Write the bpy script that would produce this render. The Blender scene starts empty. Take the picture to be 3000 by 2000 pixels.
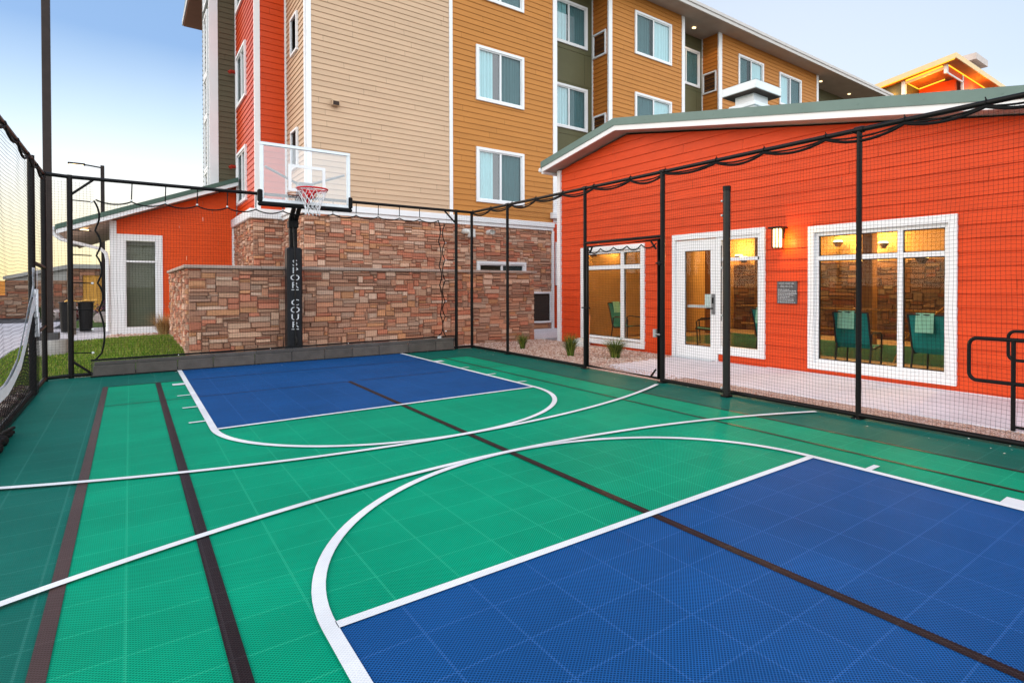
import bpy, math, random
from math import sin, cos, pi, radians, sqrt
random.seed(7)
SC = bpy.context.scene
COL = SC.collection

# ------------------------------------------------------------------ helpers
def lin(c):
    return tuple(((v/255)/12.92 if v/255 <= .04045 else ((v/255+.055)/1.055)**2.4) for v in c)
def alb(r, g, b, k=1.12):
    return tuple(min(.86, v/k) for v in lin((r, g, b)))

class MB:
    """collects faces, then links them as ONE mesh object"""
    def __init__(s):
        s.v = []; s.f = []; s.sm = []; s.c = []; s.mi = []; s.col = None; s.m = 0
    def face(s, pts, smooth=False):
        n = len(s.v); s.v.extend(tuple(p) for p in pts)
        s.f.append(tuple(range(n, n+len(pts)))); s.sm.append(smooth); s.c.append(s.col); s.mi.append(s.m)
    def faces(s, verts, faces, smooth=False):
        n = len(s.v); s.v.extend(tuple(p) for p in verts)
        for f in faces:
            s.f.append(tuple(i+n for i in f)); s.sm.append(smooth); s.c.append(s.col); s.mi.append(s.m)
    def box(s, x0, x1, y0, y1, z0, z1):
        v = [(x0,y0,z0),(x1,y0,z0),(x1,y1,z0),(x0,y1,z0),(x0,y0,z1),(x1,y0,z1),(x1,y1,z1),(x0,y1,z1)]
        s.faces(v, [(0,3,2,1),(4,5,6,7),(0,1,5,4),(1,2,6,5),(2,3,7,6),(3,0,4,7)])
    def bbox(s, x0, x1, y0, y1, z0, z1, b=.006):
        """box with chamfered edges"""
        b = min(b, (x1-x0)*.3, (y1-y0)*.3, (z1-z0)*.3)
        V = []; F = []; idx = {}
        for ix, (X, sx) in enumerate(((x0,1),(x1,-1))):
            for iy, (Y, sy) in enumerate(((y0,1),(y1,-1))):
                for iz, (Z, sz) in enumerate(((z0,1),(z1,-1))):
                    for a in range(3):
                        d = [b*sx, b*sy, b*sz]; d[a] = 0
                        idx[(ix,iy,iz,a)] = len(V); V.append((X+d[0], Y+d[1], Z+d[2]))
        g = lambda *k: idx[k]
        for i in (0,1):
            F.append((g(i,0,0,0),g(i,1,0,0),g(i,1,1,0),g(i,0,1,0)) if i else (g(i,0,1,0),g(i,1,1,0),g(i,1,0,0),g(i,0,0,0)))
            F.append((g(0,i,0,1),g(0,i,1,1),g(1,i,1,1),g(1,i,0,1)) if i else (g(0,i,0,1),g(1,i,0,1),g(1,i,1,1),g(0,i,1,1)))
            F.append((g(0,0,i,2),g(1,0,i,2),g(1,1,i,2),g(0,1,i,2)) if i else (g(0,1,i,2),g(1,1,i,2),g(1,0,i,2),g(0,0,i,2)))
        for i in (0,1):
            for j in (0,1):
                F.append((g(i,j,0,0),g(i,j,1,0),g(i,j,1,1),g(i,j,0,1)))
                F.append((g(i,0,j,0),g(i,1,j,0),g(i,1,j,2),g(i,0,j,2)))
                F.append((g(0,i,j,1),g(1,i,j,1),g(1,i,j,2),g(0,i,j,2)))
        for i in (0,1):
            for j in (0,1):
                for k in (0,1):
                    F.append((g(i,j,k,0),g(i,j,k,1),g(i,j,k,2)))
        s.faces(V, F)
    def tube(s, pts, r, n=8, caps=True, closed=False, smooth=True):
        pts = [tuple(p) for p in pts]; N = len(pts); V = []; F = []
        rs = r if isinstance(r, (list, tuple)) else [r]*N
        def sub(a,b): return (a[0]-b[0],a[1]-b[1],a[2]-b[2])
        def nor(a):
            l = sqrt(a[0]**2+a[1]**2+a[2]**2) or 1; return (a[0]/l,a[1]/l,a[2]/l)
        def cr(a,b): return (a[1]*b[2]-a[2]*b[1],a[2]*b[0]-a[0]*b[2],a[0]*b[1]-a[1]*b[0])
        up = None
        for i, p in enumerate(pts):
            if closed: t = nor(sub(pts[(i+1)%N], pts[i-1]))
            else: t = nor(sub(pts[min(i+1,N-1)], pts[max(i-1,0)]))
            if up is None:
                up = (0,0,1) if abs(t[2]) < .9 else (1,0,0)
            sd = nor(cr(t, up)); up = nor(cr(sd, t))
            for k in range(n):
                a = 2*pi*(k+.5)/n
                V.append(tuple(p[j]+rs[i]*(cos(a)*sd[j]+sin(a)*up[j]) for j in range(3)))
        for i in range(N if closed else N-1):
            for k in range(n):
                a = i*n+k; b = i*n+(k+1)%n; c = ((i+1)%N)*n+(k+1)%n; d = ((i+1)%N)*n+k
                F.append((a,b,c,d))
        s.faces(V, F, smooth)
        if caps and not closed:
            s.face(V[:n][::-1]); s.face(V[-n:])
    def cyl(s, x, y, z0, z1, r, n=16, r1=None):
        s.tube([(x,y,z0),(x,y,z1)], [r, r if r1 is None else r1], n)
    def sphere(s, c, r, n=10, m=6, sq=(1,1,1)):
        V = []; F = []
        for i in range(m+1):
            t = pi*i/m
            for k in range(n):
                a = 2*pi*k/n
                V.append((c[0]+r*sq[0]*sin(t)*cos(a), c[1]+r*sq[1]*sin(t)*sin(a), c[2]+r*sq[2]*cos(t)))
        for i in range(m):
            for k in range(n):
                F.append((i*n+k,(i+1)*n+k,(i+1)*n+(k+1)%n,i*n+(k+1)%n))
        s.faces(V, F, True)
    def prism(s, poly, axis, a0, a1):
        """poly of (u,z); axis 'x' -> u is y, extruded in x; axis 'y' -> u is x, extruded in y"""
        P = (lambda u,z,a: (a,u,z)) if axis == 'x' else (lambda u,z,a: (u,a,z))
        n = len(poly)
        V = [P(u,z,a0) for u,z in poly]+[P(u,z,a1) for u,z in poly]
        s.faces(V, [tuple(range(n)), tuple(range(2*n-1,n-1,-1))]+[(i,i+n,(i+1)%n+n,(i+1)%n) for i in range(n)])
    def build(s, name, mat, parent=None, loc=None):
        o0 = loc
        me = bpy.data.meshes.new(name)
        off = (0,0,0)
        if parent is not None:
            q = parent
            while q is not None:
                off = tuple(off[i]+q.location[i] for i in range(3)); q = q.parent
        elif o0 is not None:
            off = o0
        me.from_pydata([(v[0]-off[0], v[1]-off[1], v[2]-off[2]) for v in s.v], [], s.f)
        for m in (mat if isinstance(mat, (list,tuple)) else [mat]): me.materials.append(m)
        me.polygons.foreach_set('use_smooth', s.sm)
        me.polygons.foreach_set('material_index', s.mi)
        if True:
            at = me.color_attributes.new('Tone', 'FLOAT_COLOR', 'CORNER')
            d = []
            for f, c in zip(s.f, s.c):
                c = c or (1,1,1); d.extend(([c[0],c[1],c[2],1.0])*len(f))
            at.data.foreach_set('color', d)
        me.update()
        o = bpy.data.objects.new(name, me); COL.objects.link(o)
        if parent is not None: o.parent = parent
        elif o0 is not None: o.location = o0
        return o

def tag(o, label=None, cat=None, group=None, kind=None):
    if label: o['label'] = label
    if cat: o['category'] = cat
    if group: o['group'] = group
    if kind: o['kind'] = kind
    return o
def empty(name, loc, label=None, cat=None, group=None, kind=None, rz=0):
    o = bpy.data.objects.new(name, None); COL.objects.link(o)
    o.location = loc; o.rotation_euler = (0,0,rz); o.empty_display_size = .2
    return tag(o, label, cat, group, kind)
def copy_tree(o, parent=None):
    c = o.copy(); COL.objects.link(c)
    if parent: c.parent = parent
    for ch in list(o.children): copy_tree(ch, c)
    return c

# ------------------------------------------------------------------ materials
def newmat(name):
    m = bpy.data.materials.new(name); m.use_nodes = True
    nt = m.node_tree; nt.nodes.clear()
    out = nt.nodes.new('ShaderNodeOutputMaterial')
    return m, nt, out
def N(nt, t, **kw):
    n = nt.nodes.new(t)
    for k, v in kw.items():
        if k.startswith('_'): setattr(n, k[1:], v)
        else: n.inputs[k.replace('__',' ')].default_value = v
    return n
def L(nt, a, b): nt.links.new(a, b)
def coords(nt, scale=(1,1,1)):
    tc = nt.nodes.new('ShaderNodeTexCoord'); mp = nt.nodes.new('ShaderNodeMapping')
    mp.inputs['Scale'].default_value = scale
    L(nt, tc.outputs['Object'], mp.inputs['Vector'])
    return mp.outputs['Vector']
def mixc(nt, fac, a, b, mode='MIX'):
    n = nt.nodes.new('ShaderNodeMix'); n.data_type = 'RGBA'; n.blend_type = mode
    for sock, v in ((n.inputs[0], fac), (n.inputs[6], a), (n.inputs[7], b)):
        if hasattr(v, 'is_output'): L(nt, v, sock)
        elif isinstance(v, (tuple, list)): sock.default_value = (*v[:3], 1)
        else: sock.default_value = v
    return n.outputs[2]
def math_(nt, op, a, b=0., c=None):
    n = nt.nodes.new('ShaderNodeMath'); n.operation = op
    for i, v in enumerate((a, b, c)):
        if v is None: continue
        if hasattr(v, 'is_output'): L(nt, v, n.inputs[i])
        else: n.inputs[i].default_value = v
    return n.outputs[0]
def ramp(nt, fac, a, b):
    n = nt.nodes.new('ShaderNodeMapRange'); n.clamp = True
    L(nt, fac, n.inputs[0]); n.inputs[1].default_value = a; n.inputs[2].default_value = b
    return n.outputs[0]

def mat(name, c, rough=.55, var=.12, sc=3., bump=0., bsc=60., metal=0., stretch=(1,1,1), spec=.15, attr=False, c2=None, coat=0.):
    m, nt, out = newmat(name)
    p = N(nt, 'ShaderNodeBsdfPrincipled', Roughness=rough, Metallic=metal)
    p.inputs['Specular IOR Level'].default_value = spec
    p.inputs['Coat Weight'].default_value = coat
    v = coords(nt, stretch)
    n1 = N(nt, 'ShaderNodeTexNoise', Scale=sc, Detail=6., Roughness=.6); L(nt, v, n1.inputs['Vector'])
    f = ramp(nt, n1.outputs['Fac'], .3, .7)
    hi = c2 or tuple(min(1, x*(1+var)) for x in c)
    lo = tuple(x*(1-var) for x in c)
    base = mixc(nt, f, lo, hi)
    if attr:
        at = nt.nodes.new('ShaderNodeAttribute'); at.attribute_name = 'Tone'
        base = mixc(nt, 1., base, at.outputs['Color'], 'MULTIPLY')
    L(nt, base, p.inputs['Base Color'])
    n2 = N(nt, 'ShaderNodeTexNoise', Scale=sc*2.3, Detail=3.); L(nt, v, n2.inputs['Vector'])
    r = nt.nodes.new('ShaderNodeMapRange'); L(nt, n2.outputs['Fac'], r.inputs[0])
    r.inputs[3].default_value = max(.03, rough-.09); r.inputs[4].default_value = min(1, rough+.09)
    L(nt, r.outputs[0], p.inputs['Roughness'])
    if bump:
        nb = N(nt, 'ShaderNodeTexNoise', Scale=bsc, Detail=4.); L(nt, v, nb.inputs['Vector'])
        bp = N(nt, 'ShaderNodeBump', Strength=bump, Distance=.02); L(nt, nb.outputs['Fac'], bp.inputs['Height'])
        L(nt, bp.outputs['Normal'], p.inputs['Normal'])
    L(nt, p.outputs[0], out.inputs[0])
    return m

def court_mat(name, c, hole=.5, rough=.42, seam=1.35, lines=1.):
    """interlocking perforated sport tile: 12 in tiles, fine grid of open cells"""
    m, nt, out = newmat(name)
    p = N(nt, 'ShaderNodeBsdfPrincipled', Roughness=rough)
    p.inputs['Specular IOR Level'].default_value = .035
    tc = nt.nodes.new('ShaderNodeTexCoord'); sx = nt.nodes.new('ShaderNodeSeparateXYZ')
    L(nt, tc.outputs['Object'], sx.inputs[0])
    def saw(sock, per, off):
        a = math_(nt, 'ADD', sock, -off); a = math_(nt, 'DIVIDE', a, per)
        a = math_(nt, 'FRACT', math_(nt, 'ADD', a, 200.)); a = math_(nt, 'SUBTRACT', a, .5)
        return math_(nt, 'ABSOLUTE', a)          # .5 at the line, 0 between lines
    fx = saw(math_(nt, 'ADD', sx.outputs[0], sx.outputs[1]), .0170, 0); fy = saw(math_(nt, 'SUBTRACT', sx.outputs[0], sx.outputs[1]), .0170, 0)
    rib = math_(nt, 'MAXIMUM', fx, fy)           # high on the ribs, low in the holes
    holem = math_(nt, 'SUBTRACT', 1., ramp(nt, rib, .31, .40))
    tx = saw(sx.outputs[0], .3048, .282); ty = saw(sx.outputs[1], .3048, .148)
    sm = math_(nt, 'MAXIMUM', ramp(nt, tx, .480, .491), ramp(nt, ty, .480, .491))
    gap = math_(nt, 'MAXIMUM', ramp(nt, tx, .4955, .4975), ramp(nt, ty, .4955, .4975))
    n1 = N(nt, 'ShaderNodeTexNoise', Scale=.9, Detail=8., Roughness=.65); L(nt, tc.outputs['Object'], n1.inputs['Vector'])
    n2 = N(nt, 'ShaderNodeTexNoise', Scale=14., Detail=6., Roughness=.7); L(nt, tc.outputs['Object'], n2.inputs['Vector'])
    base = mixc(nt, ramp(nt, n1.outputs['Fac'], .32, .68), tuple(x*.82 for x in c), tuple(x*1.14 for x in c))
    # per tile tone
    fl = nt.nodes.new('ShaderNodeVectorMath'); fl.operation = 'SNAP'
    ad = nt.nodes.new('ShaderNodeVectorMath'); ad.operation = 'SUBTRACT'
    L(nt, tc.outputs['Object'], ad.inputs[0]); ad.inputs[1].default_value = (.282, .148, 0)
    L(nt, ad.outputs[0], fl.inputs[0]); fl.inputs[1].default_value = (.3048, .3048, 10)
    wn = nt.nodes.new('ShaderNodeTexWhiteNoise'); wn.noise_dimensions = '2D'; L(nt, fl.outputs[0], wn.inputs['Vector'])
    base = mixc(nt, math_(nt, 'MULTIPLY', wn.outputs['Value'], .28), base, tuple(x*.7 for x in c))
    # scuffs and dust
    sc_ = ramp(nt, n2.outputs['Fac'], .64, .82)
    base = mixc(nt, math_(nt, 'MULTIPLY', sc_, .10), base, (.5,.52,.5))
    base = mixc(nt, math_(nt, 'MULTIPLY', sm, .68*lines), base, tuple(min(1,x*seam+.03) for x in c))
    base = mixc(nt, math_(nt, 'MULTIPLY', holem, hole), base, tuple(x*.22 for x in c))
    base = mixc(nt, math_(nt, 'MULTIPLY', gap, .35*lines), base, tuple(x*.3 for x in c))
    L(nt, base, p.inputs['Base Color'])
    h = math_(nt, 'SUBTRACT', 1., holem)
    bp = N(nt, 'ShaderNodeBump', Strength=.35, Distance=.003); L(nt, h, bp.inputs['Height'])
    L(nt, bp.outputs['Normal'], p.inputs['Normal'])
    L(nt, p.outputs[0], out.inputs[0])
    return m

def glass_mat(name, tint=(.85,.9,.9), refl=.16, rough=.0):
    m, nt, out = newmat(name)
    t = N(nt, 'ShaderNodeBsdfTransparent'); t.inputs[0].default_value = (*tint, 1)
    g = N(nt, 'ShaderNodeBsdfGlossy', Roughness=rough); g.inputs[0].default_value = (1,1,1,1)
    tc = nt.nodes.new('ShaderNodeTexCoord')
    nz = N(nt, 'ShaderNodeTexNoise', Scale=.7, Detail=1.); L(nt, tc.outputs['Object'], nz.inputs['Vector'])
    bp = N(nt, 'ShaderNodeBump', Strength=.05, Distance=.05); L(nt, nz.outputs['Fac'], bp.inputs['Height'])
    L(nt, bp.outputs['Normal'], g.inputs['Normal'])
    fr = N(nt, 'ShaderNodeLayerWeight', Blend=.5)
    fac = math_(nt, 'ADD', math_(nt, 'MULTIPLY', math_(nt, 'POWER', fr.outputs['Facing'], 4.), .7), refl); fac = math_(nt, 'MINIMUM', fac, 1.)
    mx = nt.nodes.new('ShaderNodeMixShader'); L(nt, fac, mx.inputs[0]); L(nt, t.outputs[0], mx.inputs[1]); L(nt, g.outputs[0], mx.inputs[2])
    L(nt, mx.outputs[0], out.inputs[0])
    return m
def sheer_mat(name, c, op=.5):
    m, nt, out = newmat(name)
    t = N(nt, 'ShaderNodeBsdfTransparent'); d = N(nt, 'ShaderNodeBsdfDiffuse'); d.inputs[0].default_value = (*c,1)
    mx = nt.nodes.new('ShaderNodeMixShader'); mx.inputs[0].default_value = op
    L(nt, t.outputs[0], mx.inputs[1]); L(nt, d.outputs[0], mx.inputs[2]); L(nt, mx.outputs[0], out.inputs[0])
    return m
def emit(name, c, s):
    m, nt, out = newmat(name)
    e = N(nt, 'ShaderNodeEmission', Strength=s); e.inputs[0].default_value = (*c,1)
    L(nt, e.outputs[0], out.inputs[0]); return m

def gravel_mat(name, cols, sc=38.):
    m, nt, out = newmat(name)
    p = N(nt, 'ShaderNodeBsdfPrincipled', Roughness=.85)
    v = coords(nt)
    vo = N(nt, 'ShaderNodeTexVoronoi', Scale=sc); L(nt, v, vo.inputs['Vector'])
    vd = N(nt, 'ShaderNodeTexVoronoi', Scale=sc, _feature='DISTANCE_TO_EDGE'); L(nt, v, vd.inputs['Vector'])
    rgb = nt.nodes.new('ShaderNodeSeparateColor'); L(nt, vo.outputs['Color'], rgb.inputs[0])
    cr = nt.nodes.new('ShaderNodeValToRGB'); L(nt, rgb.outputs[0], cr.inputs[0])
    e = cr.color_ramp.elements
    for i, c in enumerate(cols):
        if i < 2: el = e[i]; el.position = i/(len(cols)-1)
        else: el = e.new(i/(len(cols)-1))
        el.position = i/(len(cols)-1); el.color = (*c,1)
    edge = ramp(nt, vd.outputs['Distance'], 0., .12)
    base = mixc(nt, edge, tuple(x*.3 for x in cols[0]), cr.outputs[0])
    L(nt, base, p.inputs['Base Color'])
    bp = N(nt, 'ShaderNodeBump', Strength=.8, Distance=.02); L(nt, vd.outputs['Distance'], bp.inputs['Height'])
    L(nt, bp.outputs['Normal'], p.inputs['Normal']); L(nt, p.outputs[0], out.inputs[0])
    return m

WHITE = mat('white_trim', (.80,.80,.80), .5, .03, 2.)
BLACK = mat('black_steel', (.007,.0065,.0065), .4, .2, 8., bump=.05, bsc=220, spec=.14)
ROPE = mat('black_rope', (.009,.009,.009), .7, spec=.1)
TWINE = mat('net_twine', (.010,.010,.011), .7, spec=.1)
RED = mat('red_siding_paint', (.64,.060,.011), .5, .09, 1.6, bump=.06, bsc=30, stretch=(1,1,4), attr=True)
REDD = mat('hotel_red_paint', (.60,.056,.005), .36, .06, 1.2, stretch=(1,1,4), spec=.22, attr=True)
BEIGE = mat('beige_paint', (.56,.385,.25), .5, .05, .9, bump=.05, bsc=22, stretch=(1,1,4), attr=True)
GOLD = mat('gold_paint', (.475,.195,.045), .5, .06, .9, bump=.05, bsc=22, stretch=(1,1,4), attr=True)
GOLDD = mat('amber_paint', (.50,.17,.03), .5, .06, .9, stretch=(1,1,4), attr=True)
OLIVE = mat('olive_panel_paint', (.115,.108,.055), .5, .08, 1.2)
OLIVED = mat('olive_siding_paint', (.105,.092,.055), .5, .08, 1.2, stretch=(1,1,4), attr=True)
SAGE = mat('sage_siding_paint', (.20,.205,.165), .45, .08, 1.2, stretch=(1,1,4), attr=True)
ROOFG = mat('green_metal', (.14,.21,.185), .35, .08, 2., metal=.0)
SOFFIT = mat('brown_soffit', (.48,.33,.25), .6, .1, 2.)
SOFFITL = mat('tan_soffit', (.42,.35,.30), .6, .08, 2.)
CONC = mat('concrete_paving', (.70,.66,.68), .8, .10, 1.2, bump=.12, bsc=90)
STONE = mat('ledge_stone', (1,1,1), .8, .22, 22., bump=.5, bsc=45, attr=True)
CAP = mat('cast_stone_cap', (.44,.33,.27), .8, .12, 5., bump=.2, bsc=40)
DARKV = mat('louver_brown', (.045,.026,.018), .5, .15, 10.)
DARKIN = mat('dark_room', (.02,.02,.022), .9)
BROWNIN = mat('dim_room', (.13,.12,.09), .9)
GLASS = glass_mat('window_glass', (.72,.86,.88), .12)
GLASSP = glass_mat('clear_glass', (.93,.95,.93), .012)
GLASSD = glass_mat('tinted_glass', (.55,.6,.55), .02)
GLASSB = glass_mat('backboard_acrylic', (.88,.9,.92), .10, .02)
CURT = mat('pale_curtain', (.46,.67,.68), .85, .06, 6., stretch=(6,1,1))
SCREEN = sheer_mat('insect_screen', (.045,.075,.08), .5)
GRAYM = mat('grey_steel', (.18,.18,.18), .4, .1, 6.)
ALU = mat('aluminium_frame', (.60,.64,.66), .35, .06, 5., metal=.4)

# ------------------------------------------------------------------ wall builders
def clip_half(poly, a, b, c):   # keep a*u+b*z<=c
    out = []
    for i in range(len(poly)):
        p, q = poly[i], poly[(i+1) % len(poly)]
        dp = a*p[0]+b*p[1]-c; dq = a*q[0]+b*q[1]-c
        if dp <= 0: out.append(p)
        if (dp < 0 < dq) or (dq < 0 < dp):
            t = dp/(dp-dq); out.append((p[0]+t*(q[0]-p[0]), p[1]+t*(q[1]-p[1])))
    return out
def siding(mb, face, at, u0, u1, z0, z1, holes=(), pitch=.18, lap=.016, clips=(), zoff=0., butt=None):
    """lap siding on plane 'y' (normal -Y, u=x) or 'x' (normal -X, u=y); every board leans out at its foot"""
    P = (lambda u,z,o: (u, at-o, z)) if face == 'y' else (lambda u,z,o: (at-o, u, z))
    zs = {z0, z1}; us = {u0, u1}
    k = math.ceil((z0-zoff)/pitch)
    while zoff+k*pitch < z1-1e-4:
        if zoff+k*pitch > z0+1e-4: zs.add(zoff+k*pitch)
        k += 1
    for h in holes:
        us.update(u for u in h[:2] if u0 < u < u1); zs.update(z for z in h[2:4] if z0 < z < z1)
    zs = sorted(zs); us = sorted(us); g = .006
    for zi in range(len(zs)-1):
        a, b = zs[zi], zs[zi+1]
        if b-a < 1e-5: continue
        kk = math.floor((a+b)/2/pitch - zoff/pitch); zc = zoff+kk*pitch
        o = lambda z: lap*(1-(z-zc)/pitch)+.001
        for ui in range(len(us)-1):
            c, d = us[ui], us[ui+1]; cu, cz = (c+d)/2, (a+b)/2
            if any(h[0]-1e-6 < cu < h[1]+1e-6 and h[2]-1e-6 < cz < h[3]+1e-6 for h in holes): continue
            rb = random.Random(kk*31+int(at*10)+7); uj = u0+rb.random()*(butt or 3.66); cuts = [c]; seg = 0
            while uj < d:
                if uj > c+.05 and uj < d-.05: cuts.append(uj)
                elif uj <= c: seg += 1
                uj += (butt or 3.66)
            cuts.append(d)
            for q in range(len(cuts)-1):
                gp = .002; ca, cb = cuts[q]+(gp if q else 0), cuts[q+1]-(gp if q < len(cuts)-2 else 0)
                t_ = 1+.075*(random.Random(kk*97+(seg+q)*13+int(at*7)).random()-.5); mb.col = (t_,t_,t_)
                poly = [(ca,a),(cb,a),(cb,b),(ca,b)]
                for cl in clips: poly = clip_half(poly, *cl) if len(poly) > 2 else []
                if len(poly) < 3: continue
                mb.face([P(u,z,o(z)) for u,z in poly])
                if abs(a-zc) < 1e-4 and a > z0+1e-4:
                    lo = [p for p in poly if abs(p[1]-a) < 1e-5]
                    if len(lo) == 2:
                        (ua,_),(ub,_) = sorted(lo)
                        mb.face([P(ua,a,lap+.001),P(ub,a,lap+.001),P(ub,a,.0),P(ua,a,.0)])
    mb.col = None
    # reveals of the openings
    for h in holes:
        dep = h[4] if len(h) > 4 else .12
        hu0,hu1,hz0,hz1 = h[:4]
        for q in ([(hu0,hz0),(hu0,hz1)],[(hu1,hz0),(hu1,hz1)],[(hu0,hz0),(hu1,hz0)],[(hu0,hz1),(hu1,hz1)]):
            mb.face([P(q[0][0],q[0][1],.0),P(q[1][0],q[1][1],.0),P(q[1][0],q[1][1],-dep),P(q[0][0],q[0][1],-dep)])

SPAL = [lin(c) for c in ((196,112,84),(184,128,100),(170,128,104),(158,118,96),(206,170,144),(190,150,122),(150,112,92),(178,96,70),(202,140,108),(214,186,164),(160,130,112),(196,138,92),(140,100,82),(186,160,140))]
def stones(mb, face, at, u0, u1, z0, z1, holes=(), seed=1, unit=.036, tone=1.):
    """random ashlar ledge stone with recessed joints"""
    rnd = random.Random(seed)
    P = (lambda u,z,o: (u, at-o, z)) if face == 'y' else (lambda u,z,o: (at-o, u, z))
    nu = max(1, round((u1-u0)/unit)); nz = max(1, round((z1-z0)/unit)); du = (u1-u0)/nu; dz = (z1-z0)/nz
    used = [[False]*nu for _ in range(nz)]
    inh = lambda i,j: any(h[0] < u0+(i+.5)*du < h[1] and h[2] < z0+(j+.5)*dz < h[3] for h in holes)
    for j in range(nz):
        for i in range(nu):
            if inh(i,j): used[j][i] = True
    mb.col = (.24,.175,.14)
    cell = 10
    us = sorted({u0,u1,*[h[k] for h in holes for k in (0,1) if u0 < h[k] < u1]}); zs = sorted({z0,z1,*[h[k] for h in holes for k in (2,3) if z0 < h[k] < z1]})
    for a in range(len(us)-1):
        for b in range(len(zs)-1):
            if any(h[0] < (us[a]+us[a+1])/2 < h[1] and h[2] < (zs[b]+zs[b+1])/2 < h[3] for h in holes): continue
            mb.face([P(us[a],zs[b],0),P(us[a+1],zs[b],0),P(us[a+1],zs[b+1],0),P(us[a],zs[b+1],0)])
    for j in range(nz):
        for i in range(nu):
            if used[j][i]: continue
            hgt = rnd.choice((1,1,2,2,2,2,2,3,3,3,4)); ln = rnd.choice((5,6,7,8,9,10,11,13,15)) if hgt < 4 else rnd.choice((3,4,5,7))
            w = 0
            while w < ln and i+w < nu and not used[j][i+w]: w += 1
            if i+w < nu and not used[j][i+w] and i+w+1 < nu and used[j][i+w+1]: w += 1
            h = 1
            while h < hgt and j+h < nz and all(not used[j+h][i+k] for k in range(w)): h += 1
            for a in range(h):
                for k in range(w): used[j+a][i+k] = True
            jt = .003
            a0, a1 = u0+i*du+jt, u0+(i+w)*du-jt; b0, b1 = z0+j*dz+jt*.8, z0+(j+h)*dz-jt*.8
            d = .014+rnd.random()*.036; bv = min(.010, (b1-b0)*.25)
            t1, t2 = (rnd.random()-.5)*.022, (rnd.random()-.5)*.016
            c = tuple(.6*q_+.4*m_ for q_,m_ in zip(rnd.choice(SPAL),(.46,.24,.155))); v = (1.0+.42*rnd.random())*tone
            mb.col = tuple(min(.8, x*v) for x in c)
            jj = lambda: (rnd.random()-.5)*.014
            fr = [(a0+bv+jj(),b0+bv+jj(),d-t1-t2),(a1-bv+jj(),b0+bv+jj(),d+t1-t2),(a1-bv+jj(),b1-bv+jj(),d+t1+t2),(a0+bv+jj(),b1-bv+jj(),d-t1+t2)]
            bk = [(a0,b0,.002),(a1,b0,.002),(a1,b1,.002),(a0,b1,.002)]
            V = [P(*q) for q in fr]+[P(*q) for q in bk]
            mb.faces(V, [(0,1,2,3)]+[(k,k+4,(k+1)%4+4,(k+1)%4) for k in range(4)])
    mb.col = None

# ------------------------------------------------------------------ windows
def bars(mb, rects, y0, y1):
    for x0,x1,z0,z1 in rects: mb.bbox(x0,x1,y0,y1,z0,z1,.004)
WCACHE = {}
def window(parent, pos, face, w, h, kind='slider_r', name='window'):
    """pos = (centre of foot) in world space, face 'y' looks to -Y, 'x' looks to -X. Local: x along, -y out."""
    key = (round(w,3), round(h,3), kind, name, pos if kind.startswith('slider') else 0)
    if key not in WCACHE:
        c = .085 if kind != 'vent' else .06
        m = MB(); x0, x1 = -w/2, w/2
        bars(m, [(x0,x1,h-c,h),(x0,x1,0,c),(x0,x0+c,c,h-c),(x1-c,x1,c,h-c)], -.045, .02)
        objs = [(name, m, WHITE)]
        i0, i1, j0, j1 = x0+c, x1-c, c, h-c
        if kind.startswith('slider'):
            f = .035; s = MB(); mid = 0.
            bars(s, [(i0,i1,j1-f,j1),(i0,i1,j0,j0+f),(i0,i0+f,j0+f,j1-f),(i1-f,i1,j0+f,j1-f),(mid-.03,mid+.03,j0+f,j1-f)], -.012, .05)
            objs.append(('sash', s, WHITE))
            g = MB(); g.face([(i0,.028,j0),(i1,.028,j0),(i1,.028,j1),(i0,.028,j1)]); objs.append(('glass_pane', g, GLASSD if kind.startswith('sliderd') else GLASS))
            sc = MB(); a, b = ((mid+.03,i1-f) if kind.endswith('r') else (i0+f,mid-.03))
            sc.face([(a,.012,j0+f),(b,.012,j0+f),(b,.012,j1-f),(a,.012,j1-f)]); objs.append(('insect_screen', sc, SCREEN))
            cu = MB(); n = 90
            rr = random.Random(int(abs(pos[0]*37+pos[1]*11+pos[2]*101))); ph = rr.random()*6; op_ = rr.choice((0,0,.06,.12,.2))
            for part in ((i0, mid-.02-op_), (mid+.01+op_*.3, i1)):
                pts = []
                for k in range(n+1):
                    x = part[0]+(part[1]-part[0])*k/n
                    y = .08+.020*sin(x*(48+ph)+ph+2.2*sin(x*7+ph))+.010*sin(x*113)
                    pts.append((x, y))
                for k in range(n):
                    (xa,ya),(xb,yb) = pts[k], pts[k+1]
                    cu.face([(xa,ya,j0),(xb,yb,j0),(xb,yb,j1),(xa,ya,j1)], True)
            if not kind.startswith('sliderd'): objs.append(('curtain', cu, CURT))
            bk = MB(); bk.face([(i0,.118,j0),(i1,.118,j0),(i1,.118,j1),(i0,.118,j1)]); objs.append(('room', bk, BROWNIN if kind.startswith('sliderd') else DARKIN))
        elif kind == 'vent':
            b = MB(); k = 0; z = j0
            while z < j1-.01:
                b.face([(i0,-.012,z),(i1,-.012,z),(i1,.03,min(z+.075,j1)),(i0,.03,min(z+.075,j1))]); z += .06
            b.face([(i0,.032,j0),(i1,.032,j0),(i1,.032,j1),(i0,.032,j1)])
            objs.append(('louver', b, DARKV))
        built = []
        first = None
        for nm, mm, mt in objs:
            o = mm.build(nm, mt); built.append(o)
            if first is None: first = o
            else: o.parent = first
        WCACHE[key] = first; root = first
    else:
        root = copy_tree(WCACHE[key])
    off = (0,0,0); q = parent
    root.parent = parent
    root.location = (pos[0]-parent.location[0], pos[1]-parent.location[1], pos[2]-parent.location[2])
    root.rotation_euler = (0,0,0 if face == 'y' else -pi/2)
    return root

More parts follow.
